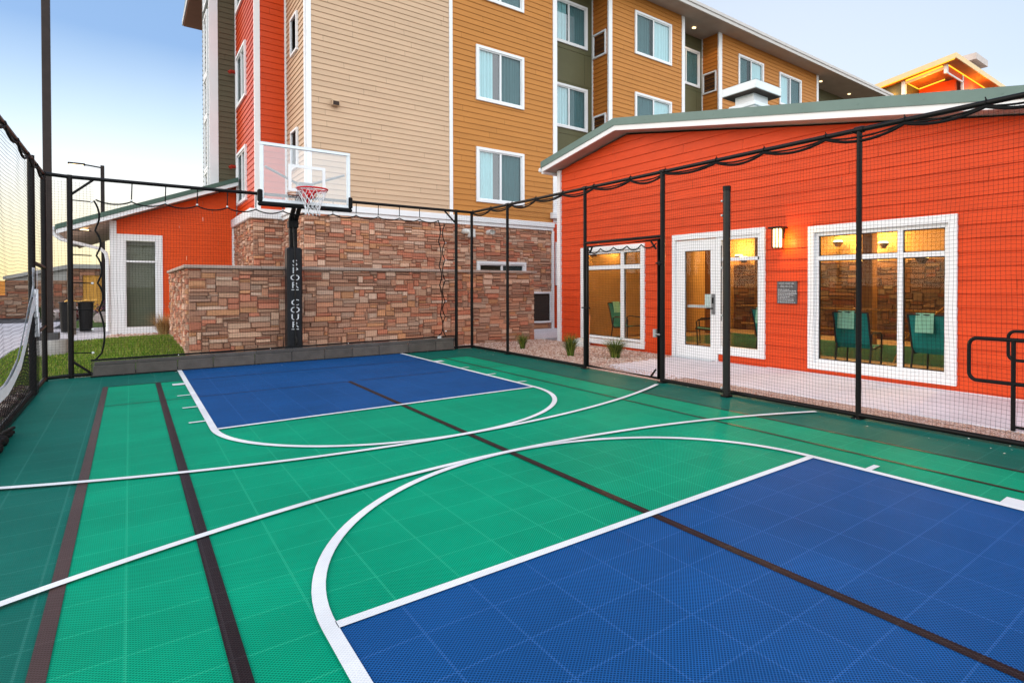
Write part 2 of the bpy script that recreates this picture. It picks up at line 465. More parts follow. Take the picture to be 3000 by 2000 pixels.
# ================================================================== SETTING: ground
g = MB(); g.face([(-500,-500,-.16),(600,-500,-.16),(600,700,-.16),(-500,700,-.16)])
GROUNDM = mat('dry_earth', (.20,.165,.12), .95, .25, .4, bump=.3, bsc=8)
tag(g.build('ground', GROUNDM), kind='structure')

GD = court_mat('court_dark_green', (.007,.155,.115), .5, .5)
GL = court_mat('court_green', (.001,.39,.208), .74, .55)
BL = court_mat('court_blue', (.014,.112,.345), .88, .55)
LW = court_mat('court_white_line', (.80,.81,.81), .2, .5, 1.0, .2)
LK = court_mat('court_black_line', (.028,.020,.022), .5, .28, 1.5, .5)
LB = court_mat('court_brown_line', (.095,.058,.052), .5, .30, 1.5, .5)

CX = 2.41; NF = 2.57; FF = 6.85          # lane axis, near and far free throw line
HW = 1.80                                # half lane width to the line axis
court = MB(); court.box(-1.0, 5.90, -2.75, 12.18, -.15, -.010)
court = tag(court.build('sport_court', GD), kind='structure')
def sheet(name, m, rects, z):
    b = MB()
    for x0,x1,y0,y1 in rects: b.face([(x0,y0,z),(x1,y0,z),(x1,y1,z),(x0,y1,z)])
    return b.build(name, m, court)
sheet('playing_area', GL, [(-.235, 5.06, -1.6, 10.72)], -.006)
sheet('key', BL, [(CX-HW, CX+HW, -2.75, NF), (CX-HW, CX+HW, FF, 12.13)], -.002)
sheet('boundary_line', LB, [(-.29,-.235,-1.65,10.72)], -.0015)
sheet('boundary_line', LK, [(5.06,5.085,-1.65,10.72),(-.235,CX-HW,10.70,10.72),(CX+HW,5.06,10.70,10.72)], -.0015)
sheet('black_line', LK, [(.268,.325,-1.6,10.70), (4.565,4.592,-1.6,10.70)], .0005)
sheet('black_line', LK, [(CX-.026,CX+.030,-1.2,9.0),(-.235,5.06,9.0,9.018),(-.235,5.06,10.70,10.72)], .0005)
def band(b, pts, w, z):
    L_ = []; n = len(pts)
    for i, p in enumerate(pts):
        q0, q1 = pts[max(0,i-1)], pts[min(n-1,i+1)]
        tx, ty = q1[0]-q0[0], q1[1]-q0[1]; l = sqrt(tx*tx+ty*ty); nx, ny = -ty/l*w/2, tx/l*w/2
        L_.append(((p[0]+nx,p[1]+ny,z),(p[0]-nx,p[1]-ny,z)))
    for i in range(n-1): b.face([L_[i][0],L_[i][1],L_[i+1][1],L_[i+1][0]])
b = MB(); w = .058
for x in (CX-HW, CX+HW):
    band(b, [(x,FF),(x,12.13)], w, .004); band(b, [(x,NF),(x,-2.7)], w, .004)
b.build('lane_line', LW, court)
b = MB()
for y in (NF, FF): band(b, [(CX-HW+.026,y),(CX+HW-.026,y)], w, .004)
b.build('free_throw_line', LW, court)
b = MB()
band(b, [(CX+HW*cos(pi*t/64), NF+1.74*sin(pi*t/64)) for t in range(65)], w, .004)
b.build('key_arc', LW, court)
b = MB()
band(b, [(CX-HW*cos(pi*t/64), FF-1.74*sin(pi*t/64)) for t in range(65)], w, .004)
b.build('key_arc', LW, court)
RR = 6.9
def arc(yv, sgn, xa, xb):
    return [(xa+(xb-xa)*i/70, yv-sgn*(RR-sqrt(RR*RR-(xa+(xb-xa)*i/70-CX)**2))) for i in range(71)]
b = MB(); band(b, arc(4.312, 1, -.75, 5.74), w, .007); b.build('three_point_arc', LW, court)
b = MB(); band(b, arc(5.085, -1, -.72, 5.62), w, .007); b.build('three_point_arc', LW, court)
b = MB()
for s in (-1, 1):
    for y, ww in ((10.30,.17),(9.22,.05),(8.27,.05),(7.34,.05)):
        xa = CX+s*(HW+.026); b.face([(min(xa,xa+s*.14),y-ww/2,.004),(max(xa,xa+s*.14),y-ww/2,.004),(max(xa,xa+s*.14),y+ww/2,.004),(min(xa,xa+s*.14),y+ww/2,.004)])
    for y, ww in ((2.11,.05),(1.15,.17),(.1,.05)):
        if s > 0: b.face([(CX+HW+.026,y-ww/2,.004),(CX+HW+.17,y-ww/2,.004),(CX+HW+.17,y+ww/2,.004),(CX+HW+.026,y+ww/2,.004)])
b.build('lane_mark', LW, court)

# concrete path along the pool building, gravel beds
b = MB()
b.bbox(6.45, 8.25, -3, 7.95, -.2, -.004, .01); b.bbox(8.0, 10.6, 13.05, 15.9, -.2, -.006, .01)
b.face([(6.05,6.1,-.008),(6.45,6.05,-.008),(6.45,7.75,-.008),(6.2,7.6,-.008)])
b.face([(6.45,7.94,-.0085),(8.2,7.94,-.0085),(7.5,8.1,-.0085),(6.2,7.66,-.0085)])
tag(b.build('pavement', CONC), kind='structure')
GRV = gravel_mat('pink_gravel', [alb(190,150,130),alb(226,194,176),alb(240,218,204),alb(206,168,150),alb(232,204,190)])
GRVD = gravel_mat('river_gravel', [alb(92,70,60),alb(150,124,108),alb(120,92,78),alb(176,150,134)], 22.)
def blob(mb, c, r, rnd, sq=1.):
    a = rnd.random()*6.28
    V = []
    for t in range(3):
        zz = (-.5, .15, .75)[t]*r*sq; rr = (.8, 1., .5)[t]*r
        for k in range(5):
            q = a+2*pi*k/5+t*.4; V.append((c[0]+rr*cos(q)*(1+.3*(rnd.random()-.5)), c[1]+rr*sin(q)*(1+.3*(rnd.random()-.5)), c[2]+zz))
    F = [(4,3,2,1,0),(10,11,12,13,14)]
    for t in range(2):
        for k in range(5): F.append((t*5+k, t*5+(k+1)%5, (t+1)*5+(k+1)%5, (t+1)*5+k))
    mb.faces(V, F)
b = MB()
b.face([(5.91,7.7,-.014),(8.25,7.98,-.014),(8.25,13.0,-.014),(5.91,13.0,-.014)])
b.face([(5.91,-3,-.013),(6.45,-3,-.013),(6.45,7.75,-.013),(5.91,7.7,-.013)])
b.face([(-1.,12.19,-.02),(8.25,12.19,-.02),(8.25,13.04,-.02),(.8,13.04,-.02)])
b.face([(-.5,20.4,-.01),(2.6,20.4,-.01),(2.6,21.9,-.01),(-.5,21.9,-.01)])
tag(b.build('gravel_bed', GRV), kind='structure')
rnd = random.Random(5); b = MB()
PEB = [alb(228,196,178),alb(206,166,146),alb(242,222,206),alb(182,140,120),alb(232,204,186)]
for i in range(5200):
    x, y = 5.95+2.25*rnd.random(), 7.8+5.15*rnd.random()
    if y < 7.7+(x-5.95)*.16: continue
    r = .008+.014*rnd.random(); b.col = rnd.choice(PEB); blob(b, (x,y,-.008), r, rnd, .8)
for i in range(900):
    x, y = -.4+2.9*rnd.random(), 20.4+1.4*rnd.random()
    b.col = rnd.choice(PEB); blob(b, (x,y,0), .02+.02*rnd.random(), rnd, .8)
for i in range(1500):
    x, y = 5.93+.5*rnd.random(), -1+8.8*rnd.random(); b.col = rnd.choice(PEB[:2]); blob(b, (x,y,-.006), .005+.007*rnd.random(), rnd, .8)
tag(b.build('pebbles', mat('pebble_stone', (1,1,1), .85, .15, 40., attr=True)), 'loose pinkish pebbles on the gravel beds beside the court', 'pebbles', kind='stuff')

# left side: lawn, river stones, footpath, road
def lawn_z(x, y):
    t = max(0., min(1., (y-12.1)/1.4)); u = max(0, min(1, (x+1.0)/1.1))
    e = max(0, min(1, (20.5-y)/3.))
    return -.03+.19*t*t*(3-2*t)*u*e+.02*sin(x*2+y)*t
b = MB(); nx, ny = 20, 46
def lx(i, y):
    x0 = -1.9; x1 = .86 if y > 12.95 else 2.6
    return x0+(x1-x0)*i/nx
for j in range(ny):
    for i in range(nx):
        ya, yb = 12.2+8.3*j/ny, 12.2+8.3*(j+1)/ny
        q = [(lx(i,ya),ya),(lx(i+1,ya),ya),(lx(i+1,yb),yb),(lx(i,yb),yb)]
        b.face([(x,y,lawn_z(x,y)) for x,y in q], True)
b.face([(-1.05,8.6,-.03),(-1.05,12.2,-.03),(-1.9,12.2,-.03),(-1.9,10.8,-.03)])
b.face([(-1.6,26.5,-.03),(3,26.5,-.03),(3,37.5,-.03),(-1.6,37.5,-.03)])
tag(b.build('lawn', mat('lawn_soil', alb(70,96,22), .9, .3, 3., bump=.4, bsc=60)), kind='structure')
b = MB(); rnd = random.Random(11)
GC = [alb(102,140,30),alb(132,158,46),alb(78,116,24),alb(160,166,70),alb(94,130,36),alb(150,140,80)]
for i in range(30000):
    y = 12.22+8.2*rnd.random()**1.3; x = -1.88+(2.7 if y > 13 else 4.3)*rnd.random()
    if i % 9 == 0: x, y = -1.85+.8*rnd.random(), 10.6+1.6*rnd.random()
    z = lawn_z(x,y) if y > 12.2 else -.03; h = .035+.035*rnd.random(); a = rnd.random()*6.28; ww = .004+.004*(y-11)/8
    tx, ty = .02*cos(a*3), .02*sin(a*3)
    b.col = rnd.choice(GC)
    b.face([(x-ww*cos(a),y-ww*sin(a),z),(x+ww*cos(a),y+ww*sin(a),z),(x+tx,y+ty,z+h)])
GRASSM = mat('grass_blade', (1,1,1), .6, .12, 4., attr=True)
tag(b.build('grass', GRASSM), 'short mown grass of the lawn behind the back fence', 'grass', kind='stuff')
b = MB(); b.face([(-1.02,-3,-.035),(-1.02,12.1,-.035),(-1.35,12.1,-.035),(-1.75,10,-.03),(-3.5,4,-.035),(-3.5,-3,-.035)])
tag(b.build('river_stone_bed', GRVD), kind='structure')
b = MB(); rnd = random.Random(3)
for i in range(700):
    y = 5+6.5*rnd.random(); x = -1.06-(.2+.09*max(0, 12-y))*rnd.random()
    c = rnd.choice([alb(110,84,72),alb(150,126,112),alb(90,70,62),alb(190,172,160)]); b.col = c
    blob(b, (x,y,-.01), .03+.04*rnd.random(), rnd, .7)
tag(b.build('river_stones', mat('river_stone', (1,1,1), .7, .15, 20., attr=True)), 'brown river stones in a strip outside the left fence', 'stones', kind='stuff')
b = MB()
b.bbox(-3.7,-1.92,4,31.2,-.2,-.02,.01)
b.bbox(-1.91,0.2,20.7,26.4,-.2,-.024,.01)
PATHM = mat('footpath_concrete', (.50,.47,.49), .8, .1, 1., bump=.1, bsc=60)
tag(b.build('footpath', PATHM), kind='structure')
b = MB(); b.face([(-60,4,-.12),(-3.85,4,-.12),(-3.85,90,-.12),(-60,90,-.12)]); b.face([(-3.85,31.3,-.119),(-1.7,31.3,-.119),(-1.7,37.4,-.119),(-3.85,37.4,-.119)])
tag(b.build('road', mat('asphalt', (.06,.06,.065), .85, .15, 6., bump=.2, bsc=120)), kind='structure')
b = MB(); b.bbox(-3.85,-3.71,4,31.2,-.2,0,.02)
tag(b.build('kerb', mat('kerb_concrete', (.42,.40,.39), .85, .12, 2.)), kind='structure')

# ================================================================== POOL BUILDING
XW = 8.26; SL = .1655
pool = empty('pool_building', (8.26, 7, 0), 'low orange clapboard pool building with shallow gabled green roof and lit windows', 'building')
GW = (8.99, 11.25, .045, 2.29); DR = (5.935, 8.16, -.02, 2.395); BW = (2.905, 5.105, .07, 2.34)
zr = lambda y: 4.69-SL*abs(y-9.6) if y < 9.6 else 4.69-SL*.95*(y-9.6)
clips = [(-SL,1,4.69-SL*9.6),(SL*.95,1,4.69+SL*.95*9.6)]
b = MB()
siding(b, 'x', XW, -3.0, 12.10, -.1, 4.75, [(h[0]+.06,h[1]-.06,h[2]+.06,h[3]-.06,.16) for h in (GW,BW)]+[(5.995,6.975,.2,2.335,.16),(6.975,8.10,-.1,2.335,.16)], .180, .018, clips, .03, 3.66)
b.build('wall', RED, pool)
# plain side and back walls, interior shell
b = MB(); b.box(8.20,8.29,12.10,12.235,-.1,4.28); b.build('corner_board', WHITE, pool)
b = MB(); b.face([(8.4,12.2,-.1),(15.8,12.2,-.1),(15.8,12.2,4.3),(8.4,12.2,4.3)]); b.face([(15.8,-3,-.1),(15.8,12.2,-.1),(15.8,12.2,4.6),(15.8,-3,3)])
b.face([(8.3,-3,-.1),(15.8,-3,-.1),(15.8,-3,3),(8.3,-3,3)]); b.build('rear_wall', RED, pool)
# roof: two slopes, overhanging .36
XF = 7.90
def rz(y): return 4.83-.1676*(9.59-y) if y < 9.59 else 4.83-.162*(y-9.59)
def roof_slab(b, ya, yb, x0, x1, t0, t1):
    b.prism([(ya,rz(ya)+t0),(yb,rz(yb)+t0),(yb,rz(yb)+t1),(ya,rz(ya)+t1)], 'x', x0, x1)
b = MB()
for ya, yb in ((-3.4,9.59),(9.59,12.52)): roof_slab(b, ya, yb, XF+.05, 16.2, -.03, .13)
b.build('roof', ROOFG, pool)
b = MB()
for ya, yb in ((-3.4,9.59),(9.59,12.47)): roof_slab(b, ya, yb, XF, XF+.03, -.105, .0)
b.build('fascia', WHITE, pool)
b = MB()
for ya, yb in ((-3.4,9.59),(9.59,12.50)): roof_slab(b, ya, yb, XF-.02, XF+.05, .0, .155)
for y in [-.4+.9*k for k in range(14)]: b.tube([(XF-.024,y,rz(y)+.075),(XF-.018,y,rz(y)+.075)], .012, 8)
b.build('drip_edge', ROOFG, pool)
b = MB()
for ya, yb in ((-3.4,9.59),(9.59,12.47)): roof_slab(b, ya, yb, XF+.03, 8.35, -.10, -.032)
b.build('soffit', SOFFITL, pool)
b = MB(); zg = rz(12.5); b.bbox(XF+.0,16,12.53,12.64,zg-.09,zg+.02,.02); b.box(XF+.03,16,12.44,12.53,zg-.14,zg-.03); b.build('gutter', WHITE, pool)
b = MB(); zb = rz(12.3)-.10
b.box(8.35,15.9,12.2,12.44,zb-.06,zb-.02); b.build('eave_soffit', SOFFITL, pool)
# rooftop chimney
b = MB()
cxx, cyy = 10.6, 8.02
b.bbox(cxx-.32,cxx+.32,cyy-.32,cyy+.32,4.5,5.40,.01); b.bbox(cxx-.36,cxx+.36,cyy-.36,cyy+.36,5.31,5.40,.008); b.bbox(cxx-.26,cxx+.26,cyy-.26,cyy+.26,5.40,5.66,.01)
ch = b.build('roof_vent', mat('white_sheet_metal', (.74,.78,.80), .35, .05, 3.), pool)
b = MB(); b.bbox(cxx-.47,cxx+.47,cyy-.47,cyy+.47,5.62,5.80,.01); b.face([(cxx-.47,cyy-.47,5.80),(cxx+.47,cyy-.47,5.80),(cxx,cyy,5.92)]); b.face([(cxx-.47,cyy+.47,5.80),(cxx-.47,cyy-.47,5.80),(cxx,cyy,5.92)])
cp_ = b.build('cap', mat('white_cap_metal', (.76,.8,.81), .4, .05, 3.), ch)
b = MB(); b.box(cxx-.455,cxx+.455,cyy-.455,cyy+.455,5.60,5.619); b.build('cap_shade', DARKV, ch)  # thin dark sheet, shade under the cap put into its colour
# windows and door of the pool building (world coords, normal -X)
def xbars(mb, rects, x0, x1):
    for y0,y1,z0,z1 in rects: mb.bbox(x0,x1,y0,y1,z0,z1,.005)
def pwindow(H, cas, name, muls, panes, low=None):
    y0,y1,z0,z1 = H; c = cas; m = MB()
    xbars(m, [(y0,y1,z1-c,z1),(y0,y1,z0,z0+c),(y0,y0+c,z0+c,z1-c),(y1-c,y1,z0+c,z1-c)], XW-.05, XW+.03)
    root = m.build(name, WHITE, pool)
    s = MB(); xbars(s, muls, XW-.005, XW+.07); s.build('frame', WHITE, root)
    gk = MB()
    for (a,bb,cz,d) in panes:
        gk.face([(XW+.05,a,d),(XW+.05,bb,d),(XW+.05,bb,cz),(XW+.05,a,cz)])
    gk.build('glass_pane', GLASSP, root)
    k = MB()
    for (a,bb,cz,d) in panes:
        e = .012
        for r in ((a,bb,d-e,d),(a,bb,cz,cz+e),(a,a+e,cz,d),(bb-e,bb,cz,d)): k.box(XW+.02,XW+.048,*r)
    k.build('gasket', BLACK, root)
    return root
def grid(y0,y1,z0,z1,ymul,zmul,f):
    """frame bars with one mullion (ya,yb) and one transom (za,zb)"""
    ya,yb = ymul; za,zb = zmul
    ms = [(y0,y1,z1-f,z1),(y0,y1,z0,z0+f),(y0,y0+f,z0+f,z1-f),(y1-f,y1,z0+f,z1-f),(ya,yb,z0+f,z1-f),(y0+f,ya,za,zb),(yb,y1-f,za,zb)]
    ps = [(a,c,d,e) for a,c in ((y0+f,ya),(yb,y1-f)) for d,e in ((z0+f,za),(zb,z1-f))]
    return ms, ps
ms, ps = grid(BW[0]+.11,BW[1]-.11,BW[2]+.11,BW[3]-.11,(3.625,3.70),(1.79,1.86),.055); pwindow(BW,.11,'window',ms,ps)
ms, ps = grid(GW[0]+.11,GW[1]-.11,GW[2]+.13,GW[3]-.11,(9.70,9.81),(1.76,1.85),.055); pwindow(GW,.11,'window',ms,ps)
# door unit: casing, sidelight with transom, leaf
m = MB(); y0,y1,z0,z1 = DR
xbars(m, [(y0,y1,z1-.11,z1),(y0,y0+.11,.13,z1-.11),(y1-.085,y1,-.1,z1-.11),(y0+.111,6.984,.13,.28)], XW-.05, XW+.03)
sdl = m.build('door_frame', WHITE, pool)
s = MB(); xbars(s, [(6.986,7.048,-.08,.279),(6.92,7.04,.281,2.285),(6.045,6.92,1.84,1.90),(6.045,6.09,.28,2.285),(6.09,6.92,2.23,2.285)], XW-.03, XW+.07); s.build('mullion', WHITE, sdl)
gk = MB()
for a in ((6.09,6.92,.28,1.84),(6.09,6.92,1.90,2.23)): gk.face([(XW+.05,a[0],a[2]),(XW+.05,a[1],a[2]),(XW+.05,a[1],a[3]),(XW+.05,a[0],a[3])])
gk.build('glass_pane', GLASSP, sdl)
m = MB(); xbars(m, [(7.05,8.07,2.06,2.27),(7.05,8.07,0,.24),(7.05,7.17,.24,2.06),(7.83,8.07,.24,2.06)], XW-.02, XW+.03)
door = m.build('door', WHITE, pool)
gk = MB(); gk.face([(XW+.012,7.17,.24),(XW+.012,7.83,.24),(XW+.012,7.83,2.06),(XW+.012,7.17,2.06)]); gk.build('glass_pane', GLASSP, door)
k = MB()
for r in ((7.17,7.83,2.048,2.06),(7.17,7.83,.24,.252),(7.17,7.182,.252,2.048),(7.818,7.83,.252,2.048)): k.box(XW-.004,XW+.01,*r)
k.build('gasket', BLACK, door)
k = MB(); k.bbox(XW-.045,XW-.022,7.05,7.13,.86,1.24,.008); k.build('lock_plate', GRAYM, door)
k = MB(); k.tube([(XW-.05,7.09,.97),(XW-.075,7.09,.97),(XW-.075,7.20,.965)], .011, 8); k.build('handle', BLACK, door); k = MB(); k.bbox(XW-.052,XW-.046,7.065,7.115,1.06,1.17,.004); k.build('keypad', BLACK, door)
k = MB(); k.bbox(XW+.04,XW+.09,7.2,7.82,.965,1.02,.008); k.build('push_bar', ALU, door)
k = MB(); k.box(XW+.006,XW+.009,7.185,7.33,.99,1.23); k.build('door_sticker', mat('pale_sticker', (.45,.55,.52), .5, .2, 30.), door)
k = MB(); k.bbox(XW-.16,XW-.06,7.02,8.08,-.02,.012,.005); k.build('threshold', ALU, pool)
# concrete plinth below the siding
k = MB(); k.box(XW-.03,XW+.03,-3,5.9,-.1,.004); k.build('plinth', CONC, pool)
# interior
INW = mat('interior_plaster', (.34,.19,.07), .7, .1, 2.); INC = mat('interior_ceiling', (.26,.16,.08), .7, .1, 2.)
b = MB(); b.face([(15.0,-2.9,0),(15.0,12.1,0),(15.0,12.1,3.0),(15.0,-2.9,3.0)]); b.face([(8.45,12.1,0),(15,12.1,0),(15,12.1,3),(8.45,12.1,3)]); b.face([(8.45,-2.9,0),(15,-2.9,0),(15,-2.9,3),(8.45,-2.9,3)])
for y0_,y1_ in ((-2.9,2.9),(5.11,5.93),(8.17,8.98),(11.26,12.1)): b.face([(8.43,y0_,0),(8.43,y1_,0),(8.43,y1_,3),(8.43,y0_,3)])
b.face([(8.43,-2.9,2.42),(8.43,12.1,2.42),(8.43,12.1,3),(8.43,-2.9,3)])
b.build('interior_wall', INW, pool)
b = MB(); b.face([(8.3,-2.9,3.0),(15,-2.9,3.0),(15,12.1,3.0),(8.3,12.1,3.0)]); b.build('ceiling', INC, pool)
b = MB(); b.face([(8.3,-2.9,-.02),(15,-2.9,-.02),(15,12.1,-.02),(8.3,12.1,-.02)]); b.build('floor', mat('tan_floor_tile', (.36,.26,.17), .35, .12, 5.), pool)
b = MB(); stones(b, 'x', 14.96, -1, 12.0, 0, 2.05, (), 77, .05, .24); b.build('stone_wainscot', STONE, pool)
b = MB(); b.face([(10.6,1.5,-.015),(13.6,1.5,-.015),(13.6,11,-.015),(10.6,11,-.015)]); b.build('pool_water', mat('pool_water', (.03,.20,.16), .08, .2, 3., bump=.25, bsc=7), pool)
b = MB()
for y in (3.0,6.35,9.4,11.2): b.bbox(12.9,13.15,y,y+.25,0,3,.01)
for y in (2.2,5.0,8.3): b.box(8.5,15,y,y+.14,2.78,2.995)
b.build('timber_post', mat('stained_timber', (.22,.10,.035), .5, .2, 6., stretch=(1,1,.2)), pool)
b = MB()
for z in (.55,.95): b.tube([(10.4,3.2,z),(10.5,8.2,z)], .02, 8)
b.tube([(9.7,4.4,.1),(9.9,4.3,.5),(10.4,3.9,1.0),(10.9,3.5,1.35)], .018, 8); b.tube([(9.7,7.2,.1),(9.9,6.9,.6),(10.5,6.4,1.2)], .018, 8)
b.build('pool_rail', mat('brass_rail', (.45,.22,.06), .3, .1, 5., metal=.7), pool)
CHFL = mat('dark_bowl', (.08,.04,.02), .5)
LAMPW = emit('warm_lamp_glow', (1,.62,.16), 10.)
for i, (x,y,z) in enumerate(((14.7,11.6,2.3),(13.4,10.4,2.15),(14.7,8.2,2.55),(14.7,6.95,2.45),(13.5,5.5,1.98),(14.7,7.4,2.0),(10.2,11.95,2.35),(9.2,12.0,2.25),(10.5,3.35,2.35),(12.2,2.2,2.4))):  # two lamps by the end wall are added for yellow glow in gate window
    b = MB(); b.tube([(x,y,z-.1),(x,y,z+.03)], [.06,.15], 14, caps=True); o = b.build('wall_or_added_sconce', CHFL, pool); b = MB(); b.tube([(x,y,z+.032),(x,y,z+.08)], [.14,.10], 14); b.build('bulb', LAMPW, o)
    ld = bpy.data.lights.new('interior_lamp', 'POINT'); ld.energy = 85; ld.color = (1,.62,.22); ld.shadow_soft_size = .12
    lo = bpy.data.objects.new('interior_lamp', ld); COL.objects.link(lo); lo.location = (x-.2, y, z+.22)
DLG = emit('downlight_glow', (1,.8,.5), 9.)
for (x,y) in ((10.5,7.0),(10.2,10.2),(11,4.4),(12,6.1)): b = MB(); b.tube([(x,y,2.985),(x,y,2.999)], .07, 12); b.build('downlight', DLG, pool)

# wall lamp, rules sign, handrail
lamp = empty('wall_lamp', (8.2,5.62,2.0), 'lit lantern wall lamp with black cap between door and large window', 'lamp')
b = MB(); b.bbox(8.03,8.27,5.50,5.74,2.335,2.365,.005); b.bbox(8.19,8.265,5.55,5.69,2.18,2.335,.004)
for y in (5.545,5.61,5.675):
    for x in (8.055,8.185): b.box(x-.006,x+.006,y-.006,y+.006,2.02,2.335)
b.bbox(8.05,8.19,5.54,5.68,2.01,2.022,.002); b.build('cage', BLACK, lamp)
b = MB(); b.bbox(8.065,8.175,5.555,5.665,2.025,2.33,.01); b.build('lamp_glass', emit('lantern_glow', (1,.74,.34), 3.6), lamp)
ld = bpy.data.lights.new('lantern_light','POINT'); ld.energy = 11; ld.color = (1,.55,.12); ld.shadow_soft_size = .05
lo = bpy.data.objects.new('lantern_light', ld); COL.objects.link(lo); lo.location = (8.10,5.47,2.14)

def text_mesh(name, body, size, m, parent, M, ext=.002, align='CENTER'):
    cu = bpy.data.curves.new(name,'FONT'); cu.body = body; cu.size = size; cu.extrude = ext; cu.align_x = align; cu.resolution_u = 3
    o = bpy.data.objects.new(name, cu); COL.objects.link(o)
    dg = bpy.context.evaluated_depsgraph_get(); me = bpy.data.meshes.new_from_object(o.evaluated_get(dg))
    bpy.data.objects.remove(o); bpy.data.curves.remove(cu)
    me.transform(M); me.materials.clear(); me.materials.append(m)
    r = bpy.data.objects.new(name, me); COL.objects.link(r); r.parent = parent
    return r
from mathutils import Matrix
SIGNW = mat('sign_lettering', (.55,.56,.57), .5, .03, 3.)
sign = empty('rules_sign', (8.22,5.5,1.28), 'small dark grey rules sign with pale lettering under the lit wall lamp', 'sign')
b = MB(); b.bbox(8.225,8.248,5.309,5.689,1.096,1.465,.003); b.build('plate', mat('sign_plate', (.10,.10,.105), .45, .1, 6.), sign)
RX = Matrix.Rotation(-pi/2,4,'Z') @ Matrix.Rotation(pi/2,4,'X')      # text facing -X, reading along -Y
def stext(t, y, z, s, al='CENTER'):
    text_mesh('lettering', t, s, SIGNW, sign, Matrix.Translation((8.2235-8.22, y-5.5, z-1.28)) @ RX, .0005, al)
stext('SPORT COURT USE', 5.505, 1.418, .034); stext('SPORTS COURT RULES', 5.505, 1.388, .022); stext('FOR REGISTERED GUESTS', 5.505, 1.366, .022)
b = MB(); rnd = random.Random(2)
for i, ln in enumerate((.62,.9,.95,.96,.92,.6,.88,.8,.86,.88)):
    z = 1.328-.0235*i; y = 5.668
    while y > 5.668-.34*ln:
        wl = .012+.03*rnd.random(); b.face([(8.2238,y,z-.004),(8.2238,y-wl,z-.004),(8.2238,y-wl,z+.004),(8.2238,y,z+.004)]); y -= wl+.007
b.build('lettering', SIGNW, sign)
rail = empty('handrail', (6.46,1.7,0), 'black tubular handrail with rounded loop end on the concrete path', 'handrail')
def rr_loop(x, ya, z0, z1, yb, r):
    """rounded end loop: from yb along z1 towards ya, down, back along z0 to yb"""
    p = [(x,yb,z1),(x,ya-r,z1)]
    p += [(x,ya-r+r*sin(t*pi/12),z1-r+r*cos(t*pi/12)) for t in range(1,7)]
    p += [(x,ya-r+r*cos(t*pi/12),z0+r-r*sin(t*pi/12)) for t in range(0,7)]
    p += [(x,yb,z0)]
    return p
b = MB(); b.tube(rr_loop(6.46,2.165,.445,.868,-1.2,.075), .019, 12); b.build('top_rail', BLACK, rail)
for y in (1.775,.3): b = MB(); b.tube([(6.46,y,-.005),(6.46,y,.868)], .021, 12); b.build('post', BLACK, rail)
b = MB(); b.tube([(6.46,1.775,.03),(6.46,-1.2,.03)], .015, 10); b.build('bottom_rail', BLACK, rail)
b = MB(); b.tube(rr_loop(7.35,2.07,.575,.895,-1.2,.07), .018, 12)
b.tube([(7.35,-1.2,.895),(7.35,-1.2,0)], .019, 10); b.tube([(7.35,-1.2,.895),(6.46,-1.2,.868)], .018, 10); b.build('far_loop', BLACK, rail)

# pool chairs and towels
TEAL = mat('teal_sling', (.012,.20,.19), .6, .08, 10.)
TOWEL = mat('mint_towel', (.25,.55,.42), .9, .1, 14., bump=.3, bsc=160)
CHF = mat('dark_chair_frame', (.035,.03,.028), .4, .1, 8.)
chair0 = empty('pool_chair', (0,0,0))
ch = chair0
def beam(b, p, r): b.tube(p, r, 8)
for s in (-1,1):
    b = MB(); y = s*.29
    beam(b, [(-.16,y,.97),(-.10,y,.80),(-.02,y,.45),(.04,y,.36),(.50,y,.40)], .016); b.build('side_frame', CHF, ch)
    b = MB(); beam(b, [(-.07,y,0),(-.02,y,.30),(.02,y,.60),(.10,y,.63),(.42,y,.61),(.47,y,.56),(.44,y,0)], .015); b.build('arm', CHF, ch)
b = MB(); prof = [(-.155,.965),(-.10,.80),(-.055,.60),(-.02,.45),(.04,.37),(.25,.375),(.50,.405)]
for i in range(len(prof)-1):
    (xa,za),(xb,zb_) = prof[i], prof[i+1]; b.face([(xa,-.28,za),(xa,.28,za),(xb,.28,zb_),(xb,-.28,zb_)], True)
b.build('sling_seat', TEAL, ch)
for q_ in ((-.07,.05),(.44,.05),(-.158,.97)): b = MB(); b.tube([(q_[0],-.29,q_[1]),(q_[0],.29,q_[1])], .013, 8); b.build('crossbar', CHF, ch)
tw = MB(); T = [( -.19,.70),(-.175,.90),(-.165,.99),(-.13,.995),(-.105,.90),(-.075,.72)]
for i in range(len(T)-1):
    for k in range(6):
        ya, yb = -.14+.28*k/6, -.14+.28*(k+1)/6; f = lambda y, z: .006*sin(y*40+z*3)
        tw.face([(T[i][0]+f(ya,T[i][1]),ya,T[i][1]),(T[i][0]+f(yb,T[i][1]),yb,T[i][1]),(T[i+1][0]+f(yb,T[i+1][1]),yb,T[i+1][1]),(T[i+1][0]+f(ya,T[i+1][1]),ya,T[i+1][1])], True)
towel0 = tw.build('pool_towel', TOWEL)
chairs = [((9.15,4.82),0.1,'teal sling pool chair behind left pane of the large window','mint green towel folded over chair behind the left pane of the large window',(.0,.06)),
          ((9.2,3.60),-.1,'teal sling pool chair behind the narrow right pane of the large window','mint green towel over chair behind the narrow right pane of the large window',(.0,0.02)),
          ((9.1,6.50),-.25,'teal sling pool chair behind the sidelight right of the door','mint green towel over chair behind the sidelight right of the door',(.0,0.)),
          ((9.45,11.25),-1.35,'teal sling pool chair in profile behind the fence gate window','mint green towel over chair in profile behind the fence gate window',(.0,0.)),
          ((10.6,9.0),2.2,'teal pool chair low behind the glass of the white door',None,(0,0))]
